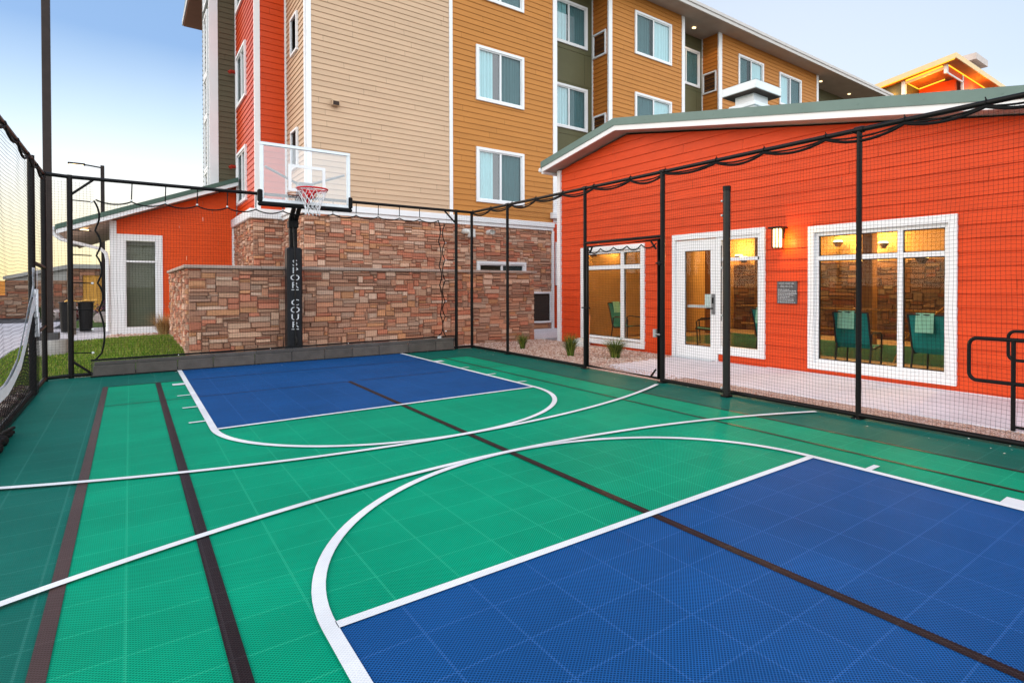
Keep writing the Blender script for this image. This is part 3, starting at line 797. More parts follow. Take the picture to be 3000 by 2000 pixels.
for i, (p, rz_, lab, tl, td) in enumerate(chairs):
    c = chair0 if i == 0 else copy_tree(chair0)
    c.location = (p[0],p[1],-.018); c.rotation_euler = (0,0,rz_); tag(c, lab, 'chair', 'pool chairs behind the windows')
    if tl:
        t = towel0 if i == 0 else towel0.copy()
        if i: COL.objects.link(t)
        t.location = (p[0]-td[1]*sin(rz_), p[1]+td[1]*cos(rz_), -.016); t.rotation_euler = (0,0,rz_); tag(t, tl, 'towel', 'towels on the pool chairs')

# ================================================================== HOTEL
hotel = empty('hotel_building', (3.34,16,0), 'tall four storey hotel in beige, gold, red and olive siding on stone base', 'building')
Y0 = 16.0; ST = 3.42
W1 = [(7.83,9.46,z,z+1.64) for z in (3.89,6.92,9.96)]
W2 = [(14.14,16.05,z,z+1.60) for z in (6.93,9.93)]
W3 = [(20.18,22.0,9.93,11.5),(23.23,25.07,9.93,11.45)]
ins = lambda W, d=.05: [(a+d,b_-d,c+d,e-d,.12) for a,b_,c,e in W]
b = MB(); siding(b,'y',Y0,3.43,7.01,ST,12.1,(),.142,.02,(),0,3.6); b.build('beige_wall', BEIGE, hotel)
b = MB(); siding(b,'y',Y0,7.10,10.56,ST,12.1,ins(W1),.163,.02,(),0,3.6); b.build('gold_wall', GOLD, hotel)
b = MB(); siding(b,'y',Y0,13.06,16.64,3.6,12.1,ins(W2),.163,.02,(),0,3.6); b.build('gold_wall', GOLD, hotel)
b = MB(); siding(b,'y',Y0,19.08,26.49,3.6,12.1,ins(W3),.163,.02,(),0,3.6); b.build('gold_wall', GOLD, hotel)
for W, kinds in ((W1,('slider_r',)*3),(W2,('slider_l',)*2),(W3,('slider_l','slider_r'))):
    for (a,b_,c,e), kd in zip(W, kinds): window(hotel, ((a+b_)/2,Y0-.02,c),'y',b_-a,e-c,kd)
b = MB()
for x0,x1 in ((3.335,3.435),(7.005,7.105),(10.555,10.715),(12.90,13.065),(16.635,16.80),(18.88,19.085),(26.485,26.65)):
    b.box(x0,x1,Y0-.035,Y0+.04,ST if x1 < 10.8 else 3.6,12.09)
b.box(3.30,3.336,Y0+.045,Y0+.13,ST,12.09)
b.build('corner_board', WHITE, hotel)
# recesses: olive panels at Y=17 with amber side walls facing -X
RW = [(11.08,12.71,z,z+1.55) for z in (3.95,6.97,9.95)]; RW2 = [(17.1,18.78,z,z+1.56) for z in (6.95,9.93)]
def panels(b, x0, x1, z0, z1, holes, at):
    xs = sorted({x0,x1,*[h[k] for h in holes for k in (0,1)]}); zs = sorted({z0,z1,*[h[k] for h in holes for k in (2,3)]})
    for i in range(len(xs)-1):
        for j in range(len(zs)-1):
            cx_, cz_ = (xs[i]+xs[i+1])/2, (zs[j]+zs[j+1])/2
            if any(h[0] < cx_ < h[1] and h[2] < cz_ < h[3] for h in holes): continue
            b.face([(xs[i],at,zs[j]),(xs[i+1],at,zs[j]),(xs[i+1],at,zs[j+1]),(xs[i],at,zs[j+1])])
for (x0,x1,W) in ((10.70,12.95,RW),(16.79,18.95,RW2),(26.64,33.2,[])):
    b = MB(); panels(b, x0, x1, 3.4, 12.1, [w_[:4] for w_ in ins(W)], 17.0)
    for z in (3.72,5.62,6.78,8.62,9.78,11.68): b.box(x0+.02,x1-.02,16.984,17.0,z,z+.03)
    for x in ((x1-.36),): 
        for za,zb_ in ((5.65,6.78),(8.65,9.78)): b.box(x,x+.025,16.986,17.0,za,zb_)
    b.build('olive_wall', OLIVE, hotel)
    for (a,b_,c,e) in W: window(hotel, ((a+b_)/2,16.985,c),'y',b_-a,e-c,'slider_r')
for X in (12.95, 18.95):
    b = MB(); siding(b,'x',X,16.04,17.0,3.5,12.1,(),.163,.02); b.build('amber_side_wall', GOLDD, hotel)
    b = MB(); b.box(X-.035,X+.02,16.93,16.985,3.5,12.09); b.build('corner_board', WHITE, hotel)
    for z in (3.7,6.68,9.65):
        if X > 15 and z < 6: continue
        window(hotel, (X-.025,16.52,z),'x',.76,.88,'vent','louver_frame')
# ground floor: stone base, band, red link wall
LV = (9.55,10.42,.19,1.19); LWN = (7.80,9.47,.9,2.12)
b = MB(); stones(b,'y',15.93,3.25,10.43,-.05,3.19,[LV,LWN],21); b.build('stone_base', STONE, hotel)
b = MB(); stones(b,'x',3.25,15.94,18.3,-.05,3.19,[],22); b.build('stone_base', STONE, hotel)
b = MB(); b.bbox(3.14,10.52,15.82,15.99,3.27,3.43,.012); b.bbox(3.19,10.50,15.86,15.99,3.17,3.268,.008); b.bbox(3.14,3.24,15.995,18.25,3.27,3.43,.012); b.bbox(3.18,3.24,15.995,18.25,3.17,3.268,.008)
b.build('stone_band', WHITE, hotel)
b = MB(); b.box(10.435,10.52,15.86,15.99,-.05,3.165); b.build('corner_board', WHITE, hotel)
b = MB(); siding(b,'y',15.98,10.525,13.3,-.05,3.58,(),.172,.016); b.build('red_link_wall', REDD, hotel)
b = MB(); b.bbox(10.45,13.3,15.84,17,3.585,3.78,.01); b.build('link_ledge', WHITE, hotel)
window(hotel, (11.05,15.955,1.40),'y',.86,1.42,'vent','louver_frame')
window(hotel, ((LV[0]+LV[1])/2,15.90,LV[2]),'y',LV[1]-LV[0],LV[3]-LV[2],'vent','louver_frame')
window(hotel, ((LWN[0]+LWN[1])/2,15.90,LWN[2]),'y',LWN[1]-LWN[0],LWN[3]-LWN[2],'sliderd_r')
PVC = mat('white_pvc', (.70,.68,.64), .4, .05, 4.)
b = MB(); b.tube([(7.40,15.92,2.97),(7.40,15.78,2.97),(7.44,15.70,2.96),(7.50,15.66,2.94),(7.54,15.66,2.82)], .075, 14); b.bbox(7.44,7.62,15.58,15.74,2.79,3.03,.015); b.build('vent_pipe', PVC, hotel)
b = MB(); b.tube([(8.17,15.92,2.98),(8.17,15.62,2.98)], .075, 16, caps=False); b.tube([(8.17,15.63,2.98),(8.17,15.6,2.98)], .09, 16, caps=False); b.face([(8.17+.07*cos(t),15.7,2.98+.07*sin(t)) for t in [k*pi/6 for k in range(12)]]); b.build('vent_pipe', PVC, hotel)
b = MB(); b.bbox(3.88,4.06,15.84,15.97,5.93,6.08,.01); vh = b.build('vent_hood', BEIGE, hotel); b = MB(); b.box(3.90,4.04,15.832,15.839,5.94,6.04); b.build('louver', DARKV, vh)
# left return, step back and far wing
BWN = [(16.88,17.64,4.45,5.49),(16.85,17.61,7.47,8.47),(16.85,17.61,10.48,11.5)]
b = MB(); siding(b,'x',3.34,16.13,18.34,ST,12.1,[w_ for w_ in ins(BWN)],.142,.02); b.build('beige_wall', BEIGE, hotel)
for (a,b_,c,e) in BWN: window(hotel, (3.32,(a+b_)/2,c),'x',b_-a,e-c,'vent','louver_frame')
b = MB(); siding(b,'y',18.38,2.70,3.30,3.45,12.1,(),.163,.02); b.build('red_wall', REDD, hotel)
PWN = [(19.83,21.66,z,z+1.6) for z in (3.87,6.87,9.8)]
b = MB(); siding(b,'x',2.60,18.42,22.03,3.45,12.1,ins(PWN),.163,.02); b.build('red_wall', REDD, hotel)
for (a,b_,c,e) in PWN: window(hotel, (2.58,(a+b_)/2,c),'x',b_-a,e-c,'sliderd_l')
b = MB(); b.box(2.57,2.705,18.345,18.42,3.45,12.09); b.box(3.285,3.335,18.33,18.40,3.45,12.09); b.box(2.565,2.60,21.95,22.0,3.45,12.09); b.build('corner_board', WHITE, hotel)
b = MB(); siding(b,'y',22.03,2.12,2.58,0,12.1,(),.163,.02); b.build('olive_siding_wall', OLIVED, hotel)
b = MB(); siding(b,'x',1.93,22.1,24.3,0,12.1,(),.163,.02); b.build('sage_wall', SAGE, hotel)
b = MB(); b.box(1.90,2.125,21.99,22.1,0,12.09); b.build('corner_board', WHITE, hotel)
for z, h in ((6.75,1.3),(8.07,1.95),(3.75,1.3),(5.07,1.66),(10.3,1.5)): window(hotel,(1.91,22.85,z),'x',1.15,h,'slider_l')
for zz in (5.1, 8.05):
    b = MB(); b.tube([(2.56,21.75,zz),(2.43,21.7,zz),(2.38,21.68,zz-.05)], .055, 10); b.build('scupper', mat('dark_red_spout', (.32,.025,.012), .5), hotel)
b = MB(); stones(b,'y',18.30,2.52,3.25,-.05,3.2,[],23); b.build('stone_base', STONE, hotel)
b = MB(); stones(b,'x',2.52,18.3,21.9,-.05,3.2,[],24); b.build('stone_base', STONE, hotel)
b = MB(); b.bbox(2.42,3.3,18.2,18.36,3.2,3.46,.02); b.bbox(2.42,2.6,18.365,21.95,3.2,3.46,.02); b.box(2.44,2.56,21.78,21.89,0,3.19); b.build('stone_band', WHITE, hotel)
# hotel body behind, eaves
b = MB(); b.box(3.5,33,17.35,30,-.1,12.05); b.box(2.75,3.6,18.5,30,-.1,12.05); b.box(2.2,2.9,22.2,24.2,-.1,12.05); b.build('core', DARKIN, hotel)
b = MB(); b.box(1.75,33.2,15.22,30,12.075,12.12); b.build('eave_soffit', SOFFITL, hotel)
b = MB(); b.box(1.752,3.2,24.3,29.95,12.03,12.073); b.build('end_soffit', mat('rust_soffit', (.62,.26,.16), .6, .06, 2.), hotel)
b = MB(); b.bbox(1.72,33.2,15.16,15.22,12.06,12.26,.006); b.bbox(1.70,1.75,15.2,30.0,12.06,12.26,.006); b.bbox(1.72,33.2,16.02-.9,15.158,12.20,12.34,.02); b.build('gutter', mat('pale_gutter', (.55,.52,.49), .45, .05, 4.), hotel)
b = MB(); b.prism([(15.2,12.30),(22,14.2),(30,12.3)], 'x', 1.72, 33.2); b.build('roof', ROOFG, hotel)
DLS = emit('soffit_downlight', (1,.72,.36), 2.4)
for x, y in ((17.78,16.38),(27.46,16.33),(30.47,16.37)): b = MB(); b.tube([(x,y,12.05),(x,y,12.074)], .08, 14); b.build('downlight', DLS, hotel)
for x, y in ((17.6,15.95),):
    ld = bpy.data.lights.new('soffit_light','SPOT'); ld.energy = 30; ld.color = (1,.7,.4); ld.spot_size = 2.4; ld.shadow_soft_size = .1
    lo = bpy.data.objects.new('soffit_light', ld); COL.objects.link(lo); lo.location = (x,y,12.0)

# ------------------------------------------------------------------ side annex (orange gable, left)
an = empty('side_annex', (0.9,21.9,0), 'orange clapboard lean-to wing with green sloping roof and tall white framed window', 'building')
ar = lambda x: 3.245+.427*(x+.28)
AW = (-.20,.74,.14,2.86)
b = MB(); siding(b,'y',21.9,-.28,2.56,-.1,4.6,[(-.14,.62,.2,2.7,.1)],.12,.012,[(-.427,1,3.245+.427*.28)]); b.build('wall', mat('orange_siding_paint', (.72,.078,.008), .5, .06, 1.6, attr=True), an)
b = MB(); b.box(-.42,-.275,21.84,22.0,-.1,3.22); b.box(-.42,-.30,22.0,24,-.1,3.2); b.build('corner_board', WHITE, an)
b = MB(); b.box(-.274,-.10,21.85,21.9,.0,2.86); b.box(.60,.74,21.85,21.9,.0,2.86); b.box(-.10,.60,21.85,21.9,2.68,2.86); b.box(-.10,.60,21.85,21.9,.0,.2); b.box(-.10,.60,21.86,21.93,2.06,2.11)
b.box(-.10,-.07,21.88,21.93,.2,2.68); b.box(.57,.60,21.88,21.93,.2,2.68); wn = b.build('window', WHITE, an)
b = MB(); b.face([(-.1,21.92,.2),(.6,21.92,.2),(.6,21.92,2.68),(-.1,21.92,2.68)]); b.build('glass_pane', GLASSD, wn)
b = MB(); b.face([(-.1,22.05,.2),(.6,22.05,.2),(.6,22.05,2.68),(-.1,22.05,2.68)]); b.build('roller_blind', mat('grey_blind', (.34,.32,.26), .8, .1, 3.), wn)
b = MB(); b.prism([(-1.43,ar(-1.43)+.03),(2.56,ar(2.56)+.03),(2.56,ar(2.56)+.14),(-1.43,ar(-1.43)+.14)], 'y', 21.42, 30); b.build('soffit_deck', SOFFIT, an)
b = MB(); b.prism([(-1.46,ar(-1.46)+.02),(2.56,ar(2.56)+.02),(2.56,ar(2.56)+.135),(-1.46,ar(-1.46)+.135)], 'y', 21.37, 21.415); b.build('fascia', WHITE, an)
b = MB(); b.prism([(-1.48,ar(-1.48)+.138),(2.56,ar(2.56)+.138),(2.56,ar(2.56)+.27),(-1.48,ar(-1.48)+.27)], 'y', 21.35, 30); b.build('roof', mat('dark_green_metal', (.075,.13,.10), .4, .08, 2.), an)
b = MB(); b.bbox(-1.60,-1.485,21.4,30,ar(-1.48)+.10,ar(-1.48)+.23,.02)
b.tube([(-1.52,21.5,2.86),(-1.50,21.5,2.74),(-1.38,21.5,2.62),(-1.15,21.6,2.56),(-.62,21.78,2.42),(-.50,21.8,2.30),(-.47,21.8,2.1),(-.47,21.8,.1)], .045, 10); b.build('downspout', WHITE, an)
b = MB(); b.tube([(-.95,22.2,2.93),(-.95,22.2,2.96)], .09, 12); b.build('downlight', emit('annex_downlight', (1,.72,.35), 6.), an)

# ------------------------------------------------------------------ far tower with glowing eaves
tw_ = empty('tower_building', (40,16,0), 'far orange tower building with glowing yellow roof edges beyond the pool roof', 'building')
xc, yc, zc = 36.36, 13.0, 14.85
WARM = emit('yellow_led_strip', (1,.50,.03), 1.6)
WARMW = mat('lit_yellow_fascia', (.80,.58,.30), .5, .05, 2.)
sl = .125
zt = lambda y: zc-sl*(y-yc)
xs, ys = 36.78, 13.64
b = MB(); b.prism([(yc,zc-.08),(24,zt(24)-.08),(24,zt(24)),(yc,zc)], 'x', xc+.06, 60); b.build('roof', SOFFIT, tw_)
b = MB(); b.prism([(yc,zc-.26),(24,zt(24)-.26),(24,zt(24)+.04),(yc,zc+.04)], 'x', xc, xc+.058); b.box(xc,60,yc-.06,yc-.002,zc-.26,zc+.04); b.build('fascia', WARMW, tw_)
b = MB(); b.prism([(yc+.05,zc-.30),(24,zt(24)-.30),(24,zt(24)-.265),(yc+.05,zc-.265)], 'x', xc+.03, xc+.07); b.build('light_strip', WARM, tw_)
b = MB(); b.prism([(yc+.002,zc-.25),(24,zt(24)-.25),(24,zt(24)-.09),(yc+.002,zc-.09)], 'x', xc+.07, 60); b.build('soffit', mat('orange_soffit', (.50,.15,.05), .6, .1, 1.), tw_)
TR = mat('tower_orange', (.66,.085,.02), .5, .06, 1.)
zs_ = lambda y: zt(y)-.26
b = MB(); b.box(xs+.2,60,ys+.02,ys+.2,zs_(ys)-.42,zs_(ys)-.0); b.box(39.45,60,ys+.01,ys+.2,4,zs_(ys)); b.box(38.9,39.1,ys+.25,16.1,4,zs_(16.1)); b.build('wall', TR, tw_)
b = MB(); b.prism([(16.3,4),(24,4),(24,zs_(24)),(16.3,zs_(16.3))],'x',xs+.02,xs+.2); b.box(xs+.25,39,16.12,16.25,4,zs_(16.2)); b.build('olive_wall', OLIVE, tw_)
b = MB(); b.box(xs,xs+.22,16.05,16.28,4,zs_(16.3)); b.box(xs-.02,xs+.2,ys-.04,ys+.14,zs_(ys)-.52,zs_(ys)); b.box(xs+.2,39.4,ys-.03,ys+.02,zs_(ys)-.52,zs_(ys)-.42); b.box(39.3,39.44,ys-.03,ys+.1,4,zs_(ys)); b.build('post', WHITE, tw_)
b = MB(); b.prism([(ys+.15,zs_(ys)-.24),(16.04,zs_(16.04)-.24),(16.04,zs_(16.04)),(ys+.15,zs_(ys))],'x',xs+.0,xs+.12); b.build('side_beam', WARMW, tw_)
b = MB(); b.prism([(ys+.2,zs_(ys)-.10),(16.0,zs_(16.0)-.10),(16.0,zs_(16.0)-.02),(ys+.2,zs_(ys)-.02)],'x',xs-.03,xs-.005); b.box(xs+.2,52,ys-.06,ys-.035,zs_(ys)-.06,zs_(ys)-.0); b.prism([(14.5,zs_(14.5)-.12),(16.05,zs_(16.05)-.12),(16.05,zs_(16.05)-.05),(14.5,zs_(14.5)-.05)],'x',38.85,38.88); b.box(xs+.3,38.85,16.08,16.11,zs_(16.1)-.1,zs_(16.1)-.05); b.build('light_strip', WARM, tw_)
b = MB(); b.box(46.2,47.8,15.4,17.0,14,17.55); b.build('chimney', mat('pale_chimney', (.5,.45,.42), .6), tw_)
b = MB(); b.box(45.8,48.2,15.0,17.4,17.55,18.0); b.build('chimney_cap', mat('pale_cap', (.55,.48,.44), .6), tw_)
for x, y, e_ in ((xs-.2,14.5,30),(41,13.2,60),(46,13.2,60),(37.6,15.2,60),(xs-.2,16.8,25)):
    ld = bpy.data.lights.new('eave_light','POINT'); ld.energy = e_; ld.color = (1,.45,.06); ld.shadow_soft_size = .2
    lo = bpy.data.objects.new('eave_light', ld); COL.objects.link(lo); lo.location = (x,y,zs_(y)-.75)

# ================================================================== STONE SCREEN WALL
sw = empty('stone_wall', (4.4,13.1,0), 'head high ledge stone screen wall with flat cap behind the back fence', 'wall')
b = MB(); stones(b,'y',13.0,.80,7.98,-.1,1.70,[],41); stones(b,'x',.80,13.0,18.9,-.1,1.70,[],42)
b.box(.82,7.96,13.02,13.3,-.1,1.69); b.box(.82,1.1,13.3,18.9,-.1,1.69); b.build('stone_face', STONE, sw)
b = MB(); stones(b,'y',12.999,7.90,7.98,-.1,1.70,[],44); b.build('end_stones', STONE, sw)
b = MB()
x = .72
while x < 8.0:
    b.bbox(x, min(x+1.19,8.05), 12.93, 13.36, 1.705, 1.768, .012); x += 1.195
y = 13.365
while y < 18.9: b.bbox(.72,1.16,y,min(18.95,y+1.0),1.705,1.768,.012); y += 1.005
b.build('cap', CAP, sw)

# ================================================================== FENCES AND NETS
def wob(a, b): return .016*sin(a*3.1+b*1.7)+.010*sin(a*7.3-b*2.9)+.004*sin(a*17+b*11)
def strand(mb, pts, r=.0016):
    mb.tube(pts, r, 3, caps=False, smooth=False)
def netx(mb, X, y0, y1, z0, z1, p=.0385, skip=None, r=.0012, billow=.02, rv=None):
    """netting in the plane X"""
    n = int((y1-y0)/p); m = int((z1-z0)/p)
    f = lambda y, z: (X+billow*sin((y)*1.9)*sin(z*1.2)+.004*sin(y*9+z*5), y+wob(z,y)*.55, z+wob(y,z)*.6)
    for i in range(n+1):
        y = y0+p*i; zs = [z0+(z1-z0)*k/8 for k in range(9)]
        if skip and skip[0] < y < skip[1]: zs = [skip[2]+(z1-skip[2])*k/4 for k in range(5)]
        strand(mb, [f(y,z) for z in zs], rv or r)
    for j in range(m+1):
        z = z0+p*j
        segs = [(y0,y1)] if not (skip and z < skip[2]) else [(y0,skip[0]),(skip[1],y1)]
        for a, c in segs:
            k = max(2, int((c-a)/.3)); strand(mb, [f(a+(c-a)*t/k, z) for t in range(k+1)], r)
def nety(mb, Y, x0, x1, z0, z1, p=.0385, r=.0012, billow=.02):
    n = int((x1-x0)/p); m = int((z1-z0)/p)
    f = lambda x, z: (x+wob(z,x)*.5, Y+billow*sin(x*1.7)*sin(z*1.1), z+wob(x,z)*.5)
    for i in range(n+1): strand(mb, [f(x0+p*i, z0+(z1-z0)*k/7) for k in range(8)], r)
    for j in range(m+1):
        k = max(2, int((x1-x0)/.3)); strand(mb, [f(x0+(x1-x0)*t/k, z0+p*j) for t in range(k+1)], r)
def scallop(a, b_, n, sag, sub=8):
    """rope hung between n+1 evenly spaced ties from a to b_"""
    P = []
    for i in range(n):
        for k in range(sub):
            t = (i+k/sub)/n; s = 4*(k/sub)*(1-k/sub)
            P.append((a[0]+(b_[0]-a[0])*t, a[1]+(b_[1]-a[1])*t, a[2]+(b_[2]-a[2])*t-sag[i % len(sag)]*s))
    P.append(b_); return P
XR = 5.83; ZT = 3.035
fr = empty('net_fence', (XR,5,0), 'black steel net fence between court and orange pool building', 'fence')
for y in (10.5,7.855,5.98,3.015,.05):
    b = MB(); r = .03 if y != 5.98 else .036; b.tube([(XR,y,-.01),(XR,y,ZT+.02)], r, 12); b.bbox(XR-.055,XR+.055,y-.055,y+.055,-.012,.004,.002); b.build('post', BLACK, fr)
b = MB(); b.tube([(XR,12.12,-.01),(XR,12.12,ZT)], .032, 12); b.build('post', BLACK, fr)
b = MB(); b.tube([(XR,-2.5,ZT),(XR,12.12,ZT)], .027, 10)
for y in (10.5,7.855,5.98,3.015,.05):
    b.tube([(XR,y-.05,ZT),(XR,y+.05,ZT)], .036, 12); b.tube([(XR-.02,y+.07,ZT-.01),(XR-.045,y+.07,ZT-.015)], .012, 6)
b.build('top_rail', BLACK, fr)
b = MB(); b.tube([(XR,-2.5,.03),(XR,5.95,.03)], .026, 10); b.tube([(XR,7.87,.03),(XR,12.12,.03)], .026, 10); b.tube([(XR,5.98,2.11),(XR,7.85,2.11)], .022, 10); b.build('bottom_rail', BLACK, fr)
b = MB(); tY = [-2.3,-1.4,-.5,.3,1.05,1.825,2.541,3.396,4.215,4.966,5.919,6.679,7.598,8.5,9.4,10.3,11.2,12.05]
for r_, z0_, sag_ in ((.016,ZT-.035,(.075,.055,.085,.065)),(.010,ZT-.03,(.045,.03,.05,.035))):
    P = []
    for i in range(len(tY)-1):
        for k in range(10):
            t = k/10; P.append((XR-.012-(.016-r_), tY[i]+(tY[i+1]-tY[i])*t, z0_-sag_[i%4]*4*t*(1-t)))
    P.append((XR-.012,tY[-1],z0_)); b.tube(P, r_, 6)
for y in tY: b.tube([(XR+.032*cos(t*pi/5),y,ZT+.034*sin(t*pi/5)) for t in range(10)], .006, 5, closed=True); b.tube([(XR,y,ZT+.02),(XR,y+.01,ZT+.055)], .006, 5)
b.build('lacing_rope', ROPE, fr)
b = MB(); netx(b, XR-.03, -1.2, 12.08, .05, ZT-.06, skip=(5.98,7.84,2.10)); b.build('net', TWINE, fr)
gt = empty('fence_gate', (XR,7,0), 'netted black gate in the right fence in front of the pool window', 'gate')
b = MB(); x = XR-.02
b.tube([(x,7.76,.05),(x,7.76,2.04),(x,6.04,2.06),(x,6.04,.05)], .026, 8, closed=True); b.build('frame', BLACK, gt)
b = MB()
for p in (((7.70,1.93),(7.62,2.04)),((6.10,1.93),(6.2,2.04)),((6.10,.17),(6.2,.06))): b.tube([(x,p[0][0],p[0][1]),(x,p[1][0],p[1][1])], .016, 6)
b.build('corner_brace', BLACK, gt)
b = MB(); netx(b, x-.01, 6.06, 7.74, .08, 2.0); b.build('net', TWINE, gt)
b = MB(); b.tube(scallop((x-.01,6.08,2.01),(x-.01,7.72,1.99),5,[.06,.07,.05],8), .010, 6); b.build('lacing_rope', ROPE, gt)
b = MB(); b.bbox(x-.03,x+.03,6.08,6.14,.64,.76,.008); b.tube([(x-.03,6.08,.69),(x-.05,5.97,.69)], .012, 6); b.build('latch', mat('zinc_latch', (.35,.35,.36), .4, .1, 9., metal=.5), gt)
for z in (.69,1.72):
    b = MB(); b.tube([(x-.02,5.95,z),(x-.02,6.08,z)], .012, 6); b.tube([(x-.02,6.0,z-.03),(x-.02,6.0,z+.03)], .018, 8); b.build('hinge', BLACK, gt)
b = MB(); b.tube([(x,7.70,1.02),(x,7.92,1.02)], .012, 6); b.build('hinge', BLACK, gt)

YB = 12.12
fb = empty('net_fence', (2.4,YB,0), 'black steel back net fence with bungee hung net in front of stone wall', 'fence')
for x in (-.68, 5.46):
    b = MB(); b.tube([(x,YB,-.01),(x,YB,ZT+.03)], .034, 12); b.build('post', BLACK, fb)
b = MB(); b.tube([(-.95,YB-.12,ZT),(-.68,YB,ZT),(5.83,YB,ZT)], .029, 10); b.build('top_rail', BLACK, fb)
b = MB(); b.tube([(-.95,YB-.12,.03),(-.68,YB,.03),(5.83,YB,.03)], .026, 10); b.build('bottom_rail', BLACK, fb)
b = MB()
for s, x in ((1,-.68),(-1,5.46)):
    b.tube([(x,YB,ZT-.28),(x+s*.26,YB,ZT-.02)], .018, 8); b.tube([(x,YB,.26),(x+s*.24,YB,.03)], .018, 8)
b.build('corner_brace', BLACK, fb)
b = MB()
tp = [(-.39+5.45*i/13, 2.715+.006*i) for i in range(14)]
P = []
for i in range(13):
    for k in range(8):
        t = k/8; P.append((tp[i][0]+(tp[i+1][0]-tp[i][0])*t, YB-.02, tp[i][1]+(tp[i+1][1]-tp[i][1])*t-.055*4*t*(1-t)))
P.append((tp[-1][0],YB-.02,tp[-1][1])); b.tube(P, .011, 6)
def vrope(x, zs, amp, s):
    P = []
    for i in range(len(zs)-1):
        for k in range(8):
            t = k/8; P.append((x+s*amp*4*t*(1-t)+(i*.012 if s > 0 else 0), YB-.02, zs[i]+(zs[i+1]-zs[i])*t))
    P.append((x,YB-.02,zs[-1])); return P
b.tube(vrope(-.41,[2.70,2.24,1.855,1.43,1.02,.25],.06,1), .012, 6)
b.tube(vrope(5.04,[2.80,2.34,1.81,1.40,.76,.30],.055,1), .012, 6)
b.tube(vrope(5.20,[2.72,2.32,1.95,1.50,1.05,.72,.30],.06,-1), .011, 6)
b.build('border_rope', ROPE, fb)
b = MB()
for i, (x, z) in enumerate(tp[1:-1]): b.tube([(x+.01,YB,ZT),(x,YB-.02,z+.02)], .008, 5)
for z in (2.68,2.23,1.855,1.43,1.02,.72,.36): b.tube([(-.68,YB,z+.01),(-.44,YB-.01,z)], .009, 5)
for z in (2.32,1.95,1.50,1.05,.72,.40): b.tube([(5.46,YB,z+.01),(5.22,YB-.01,z)], .009, 5)
b.build('bungee_cord', ROPE, fb)
HOOK = mat('white_hook', (.7,.7,.68), .4)
b = MB()
for i, (x, z) in enumerate(tp[1:-1]): b.sphere((x,YB-.02,z+.02), .017, 8, 5)
for z in (2.68,1.43,.72,.36): b.sphere((-.435,YB-.01,z), .018, 8, 5)
for z in (2.32,1.95,1.05,.40): b.sphere((5.215,YB-.01,z), .018, 8, 5)
b.build('hook', HOOK, fb)
b = MB(); nety(b, YB-.015, -.38, 5.02, .30, 2.70); nety(b, YB-.01, -.92, -.42, .06, ZT-.06); nety(b, YB-.01, 5.24, 5.80, .06, ZT-.06)
b.build('net', TWINE, fb)
fl_ = empty('net_fence', (-.95,9,0), 'black steel net fence along the left edge of the court', 'fence')
XL = -.95
for y, r in ((10.6,.036),(11.98,.031)):
    b = MB(); b.tube([(XL,y,-.02),(XL,y,ZT+.03)], r, 12); b.build('post', BLACK, fl_)
b = MB(); b.tube([(XL,3,ZT-.03),(XL,11.98,ZT-.01)], .028, 10); b.build('top_rail', BLACK, fl_)
b = MB(); b.tube([(XL,3,.02),(XL,11.98,.03)], .028, 10); b.tube([(XL,10.6,1.70),(XL,11.98,1.66)], .026, 8); b.tube([(XL,10.6,.74),(XL,11.98,.80)], .024, 8); b.build('bottom_rail', BLACK, fl_)
b = MB(); b.tube(scallop((XL+.02,4,ZT-.06),(XL+.02,11.9,ZT-.04),9,[.09,.06,.1,.07],8), .013, 6)
for i in range(10):
    y = 4+7.9*i/9; b.tube([(XL+.033*cos(t*pi/5),y,ZT-.03+.034*sin(t*pi/5)) for t in range(10)], .007, 5, closed=True)
b.build('lacing_rope', ROPE, fl_)
b = MB(); netx(b, XL+.01, 5.5, 11.95, .05, ZT-.10, r=.0017, billow=.03, rv=.0002); b.build('net', TWINE, fl_)
# bundled net at the foot
b = MB(); rnd = random.Random(9)
for k in range(14):
    y0_ = 5.0+2.5*rnd.random(); P = []
    for t in range(9):
        y = y0_+.12*t; P.append((-.91+.07*rnd.random()+.02*sin(t), y, .01+.06*rnd.random()))
    b.tube(P, .012+.012*rnd.random(), 5)
for k in range(9):
    y = 5.4+.33*k; b.sphere((-.885+.03*rnd.random(),y-.3,.03), .045+.02*rnd.random(), 9, 6, (1,2.6,.8))
tag(b.build('bundled_net', ROPE), 'bundle of slack black netting on the court at the left fence foot', 'net')

# hanging court net with white headband on the left post
nt_ = empty('court_net', (-.93,10.3,1.0), 'slack tennis style net with white headband tied to the left fence post', 'net')
HB = [(10.38,1.62),(10.38,1.40),(10.20,1.25),(9.81,1.087),(9.36,.809),(8.86,.567),(8.35,.46),(8.0,.41),(7.3,.40),(6.5,.42)]
BAND = mat('white_webbing', (.72,.73,.76), .8, .15, 25., bump=.3, bsc=120, stretch=(1,3,1))
b = MB(); XN = -.90
wd = [.10,.07,.09,.07,.06,.055,.05,.05,.05,.05]
for s in (-1, 1):
    for i in range(len(HB)-1):
        (ya,za),(yb,zb_) = HB[i], HB[i+1]; da, db = wd[i]*(1 if i > 1 else 1), wd[i+1]
        if i < 2: b.face([(XN+s*.012,ya+da,za),(XN+s*.012,yb+db,zb_),(XN+s*.02,yb-db,zb_),(XN+s*.02,ya-da,za)])
        else: b.face([(XN+s*.012,ya,za+da),(XN+s*.012,yb,zb_+db),(XN+s*.02,yb,zb_-db),(XN+s*.02,ya,za-da)])
b.build('headband', BAND, nt_)
b = MB(); b.box(XN-.02,XN+.015,10.44,10.52,1.0,1.35); b.box(XN-.02,XN+.015,10.52,10.60,.74,1.05); b.build('side_band', BAND, nt_)
b = MB()
